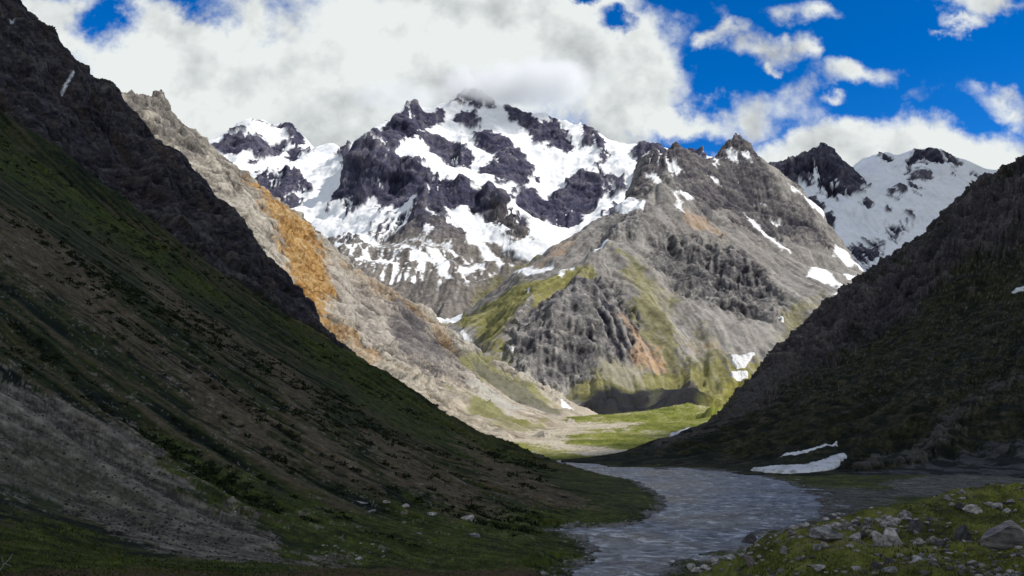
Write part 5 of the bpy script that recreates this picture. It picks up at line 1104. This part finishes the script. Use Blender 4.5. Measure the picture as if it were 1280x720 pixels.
world = bpy.data.worlds.new('World'); SC.world = world; world.use_nodes = True
nt = world.node_tree; nt.nodes.clear(); L = nt.links.new
sky = nd(nt, 'ShaderNodeTexSky', sky_type='NISHITA'); sky.sun_disc = False; sky.sun_elevation = SUN_EL; sky.sun_rotation = math.atan2(SUN_AZ[0], SUN_AZ[1]); sky.altitude = 4000
sky.air_density = 1.0; sky.dust_density = .2; sky.ozone_density = 3.0
BG = 0.15
def math_(op, a, b=None, c=None):
    n = nt.nodes.new('ShaderNodeMath'); n.operation = op
    for i, v in enumerate((a, b, c)):
        if v is None: continue
        if isinstance(v, (int, float)): n.inputs[i].default_value = v
        else: L(v, n.inputs[i])
    return n.outputs[0]
tc = nd(nt, 'ShaderNodeTexCoord'); sx = nd(nt, 'ShaderNodeSeparateXYZ'); L(tc.outputs['Generated'], sx.inputs[0])
yy = math_('MAXIMUM', sx.outputs[1], 0.12)
uu = math_('DIVIDE', sx.outputs[0], yy); ww = math_('DIVIDE', sx.outputs[2], yy)
cxyz = nd(nt, 'ShaderNodeCombineXYZ'); L(uu, cxyz.inputs[0]); L(ww, cxyz.inputs[1])
def vm(op, a, b=None):
    n = nt.nodes.new('ShaderNodeVectorMath'); n.operation = op
    L(a, n.inputs[0])
    if b is not None:
        if isinstance(b, tuple): n.inputs[1].default_value = b
        else: L(b, n.inputs[1])
    return n.outputs[0]
def noise(vec, scale, det=9.0, rough=.6, dist=0.0):
    n = nd(nt, 'ShaderNodeTexNoise', i_Scale=scale, i_Detail=det, i_Roughness=rough, i_Distortion=dist); L(vec, n.inputs['Vector']); return n
wn = noise(cxyz.outputs[0], 7.0, 6.0)
wv = vm('SUBTRACT', wn.outputs['Color'], (.5, .5, .5)); sc_ = nt.nodes.new('ShaderNodeVectorMath'); sc_.operation = 'SCALE'; L(wv, sc_.inputs[0]); sc_.inputs['Scale'].default_value = .16
pw = vm('ADD', cxyz.outputs[0], sc_.outputs[0])
def ell(px, py, rx, ry, src=pw):
    u, w = uw(px, py)
    n = nt.nodes.new('ShaderNodeVectorMath'); n.operation = 'SUBTRACT'; L(src, n.inputs[0]); n.inputs[1].default_value = (u, w, 0)
    n2 = nt.nodes.new('ShaderNodeVectorMath'); n2.operation = 'MULTIPLY'; L(n.outputs[0], n2.inputs[0]); n2.inputs[1].default_value = (F/rx, F/ry, 0)
    n3 = nt.nodes.new('ShaderNodeVectorMath'); n3.operation = 'LENGTH'; L(n2.outputs[0], n3.inputs[0])
    k = min(rx, ry)/40.0
    return math_('MULTIPLY', math_('SUBTRACT', 1.0, n3.outputs['Value']), min(max(k, .35), 1.6))
pos = [(300, 90, 300, 130), (560, 60, 300, 140), (760, 70, 120, 120), (860, 140, 150, 42), (430, 200, 400, 70), (780, 165, 120, 30), (70, 30, 90, 60),
       (1070, 92, 46, 23), (1045, 131, 24, 8), (1245, 122, 76, 26), (1215, 115, 34, 18), (1250, 6, 90, 16), (1215, 28, 20, 8), (1005, 2, 42, 12), (995, 58, 17, 17), (948, 66, 24, 14), (905, 48, 20, 12), (965, 87, 10, 7), (1195, 42, 18, 7),
       (1080, 205, 260, 46), (960, 185, 120, 22), (1210, 200, 170, 50), (1120, 175, 60, 14)]
m = None
for e in pos:
    v = ell(*e); m = v if m is None else math_('MAXIMUM', m, v)
for e in [(137, 26, 26, 34), (228, -4, 44, 16), (776, 27, 18, 8), (850, 172, 44, 9), (715, 2, 20, 6)]:
    v = math_('MULTIPLY', ell(*e), -1.0); m = math_('MINIMUM', m, v)
n1 = noise(cxyz.outputs[0], 10.0, 10.0, .55)
cov = math_('ADD', m, math_('MULTIPLY', math_('SUBTRACT', n1.outputs[0], .5), 2.6))
# behind and overhead: broken cloud from noise alone
dn = noise(tc.outputs['Generated'], 2.2, 8.0, .6)
oth = math_('MULTIPLY', math_('SUBTRACT', dn.outputs[0], .40), 3.0)
fr = nt.nodes.new('ShaderNodeMapRange'); L(sx.outputs[1], fr.inputs[0]); fr.inputs['From Min'].default_value = .35; fr.inputs['From Max'].default_value = .6
covm = nt.nodes.new('ShaderNodeMix'); covm.data_type = 'FLOAT'; L(fr.outputs[0], covm.inputs[0]); L(oth, covm.inputs[2]); L(cov, covm.inputs[3])
cf = nt.nodes.new('ShaderNodeMapRange'); cf.interpolation_type = 'SMOOTHSTEP'; L(covm.outputs[0], cf.inputs[0]); cf.inputs['From Min'].default_value = -.16; cf.inputs['From Max'].default_value = .55
# billow shading: density here against density a little towards the sun
off = vm('ADD', cxyz.outputs[0], (.028, .035, 0)); n2 = noise(off, 9.0, 6.0, .55); n2b = noise(cxyz.outputs[0], 9.0, 6.0, .55)
dif = math_('SUBTRACT', n2b.outputs[0], n2.outputs[0])
n3 = noise(cxyz.outputs[0], 3.2, 5.0, .55)
gry = None
for e in [(870, 140, 130, 44), (800, 120, 90, 70), (500, 150, 150, 60), (1070, 100, 46, 22), (1240, 135, 80, 22), (240, 80, 110, 40), (650, 100, 130, 45), (440, 175, 90, 35), (90, 15, 60, 25)]:
    v = math_('MAXIMUM', ell(*e), 0.0); gry = v if gry is None else math_('MAXIMUM', gry, v)
bri = math_('ADD', .93, math_('MULTIPLY', dif, 1.6)); bri = math_('SUBTRACT', bri, math_('MULTIPLY', math_('MINIMUM', gry, 1.0), math_('MULTIPLY', n3.outputs[0], .30)))
bri = math_('SUBTRACT', bri, math_('MULTIPLY', math_('MAXIMUM', math_('SUBTRACT', n3.outputs[0], .54), 0), .6))
bri = math_('MINIMUM', math_('MAXIMUM', bri, .28), 1.0)
cc = nt.nodes.new('ShaderNodeValToRGB'); L(bri, cc.inputs[0]); e = cc.color_ramp.elements; e[0].position = .25; e[0].color = (.20, .215, .25, 1); e[1].position = .95; e[1].color = (.83, .87, .86, 1)
cs = nt.nodes.new('ShaderNodeVectorMath'); cs.operation = 'SCALE'; L(cc.outputs[0], cs.inputs[0]); cs.inputs['Scale'].default_value = 1/BG
hs = nt.nodes.new('ShaderNodeHueSaturation'); L(sky.outputs[0], hs.inputs['Color']); hs.inputs['Saturation'].default_value = 1.38; hs.inputs['Value'].default_value = 1.2; hs.inputs['Hue'].default_value = .508
mx = nt.nodes.new('ShaderNodeMix'); mx.data_type = 'RGBA'; L(cf.outputs[0], mx.inputs[0]); L(hs.outputs[0], mx.inputs[6]); L(cs.outputs[0], mx.inputs[7])
bg = nd(nt, 'ShaderNodeBackground', i_Strength=BG); L(mx.outputs[2], bg.inputs[0])
wo = nd(nt, 'ShaderNodeOutputWorld'); L(bg.outputs[0], wo.inputs[0])

cam = bpy.data.cameras.new('camera'); cam.sensor_width = 36; cam.lens = 36*F/1280; cam.clip_end = 200000; cam.clip_start = .1
co = bpy.data.objects.new('camera', cam); COL.objects.link(co); co.location = (0, 0, 0); co.rotation_euler = (math.pi/2+PITCH, 0, 0); SC.camera = co
SC.view_settings.view_transform = 'Standard'; SC.view_settings.look = 'None'; SC.view_settings.exposure = 0; SC.view_settings.gamma = 1
SC.cycles.max_bounces = 8; SC.cycles.diffuse_bounces = 2; SC.cycles.glossy_bounces = 2; SC.cycles.transmission_bounces = 2; SC.cycles.volume_bounces = 8; SC.cycles.volume_step_rate = 2.0; SC.cycles.volume_max_steps = 128
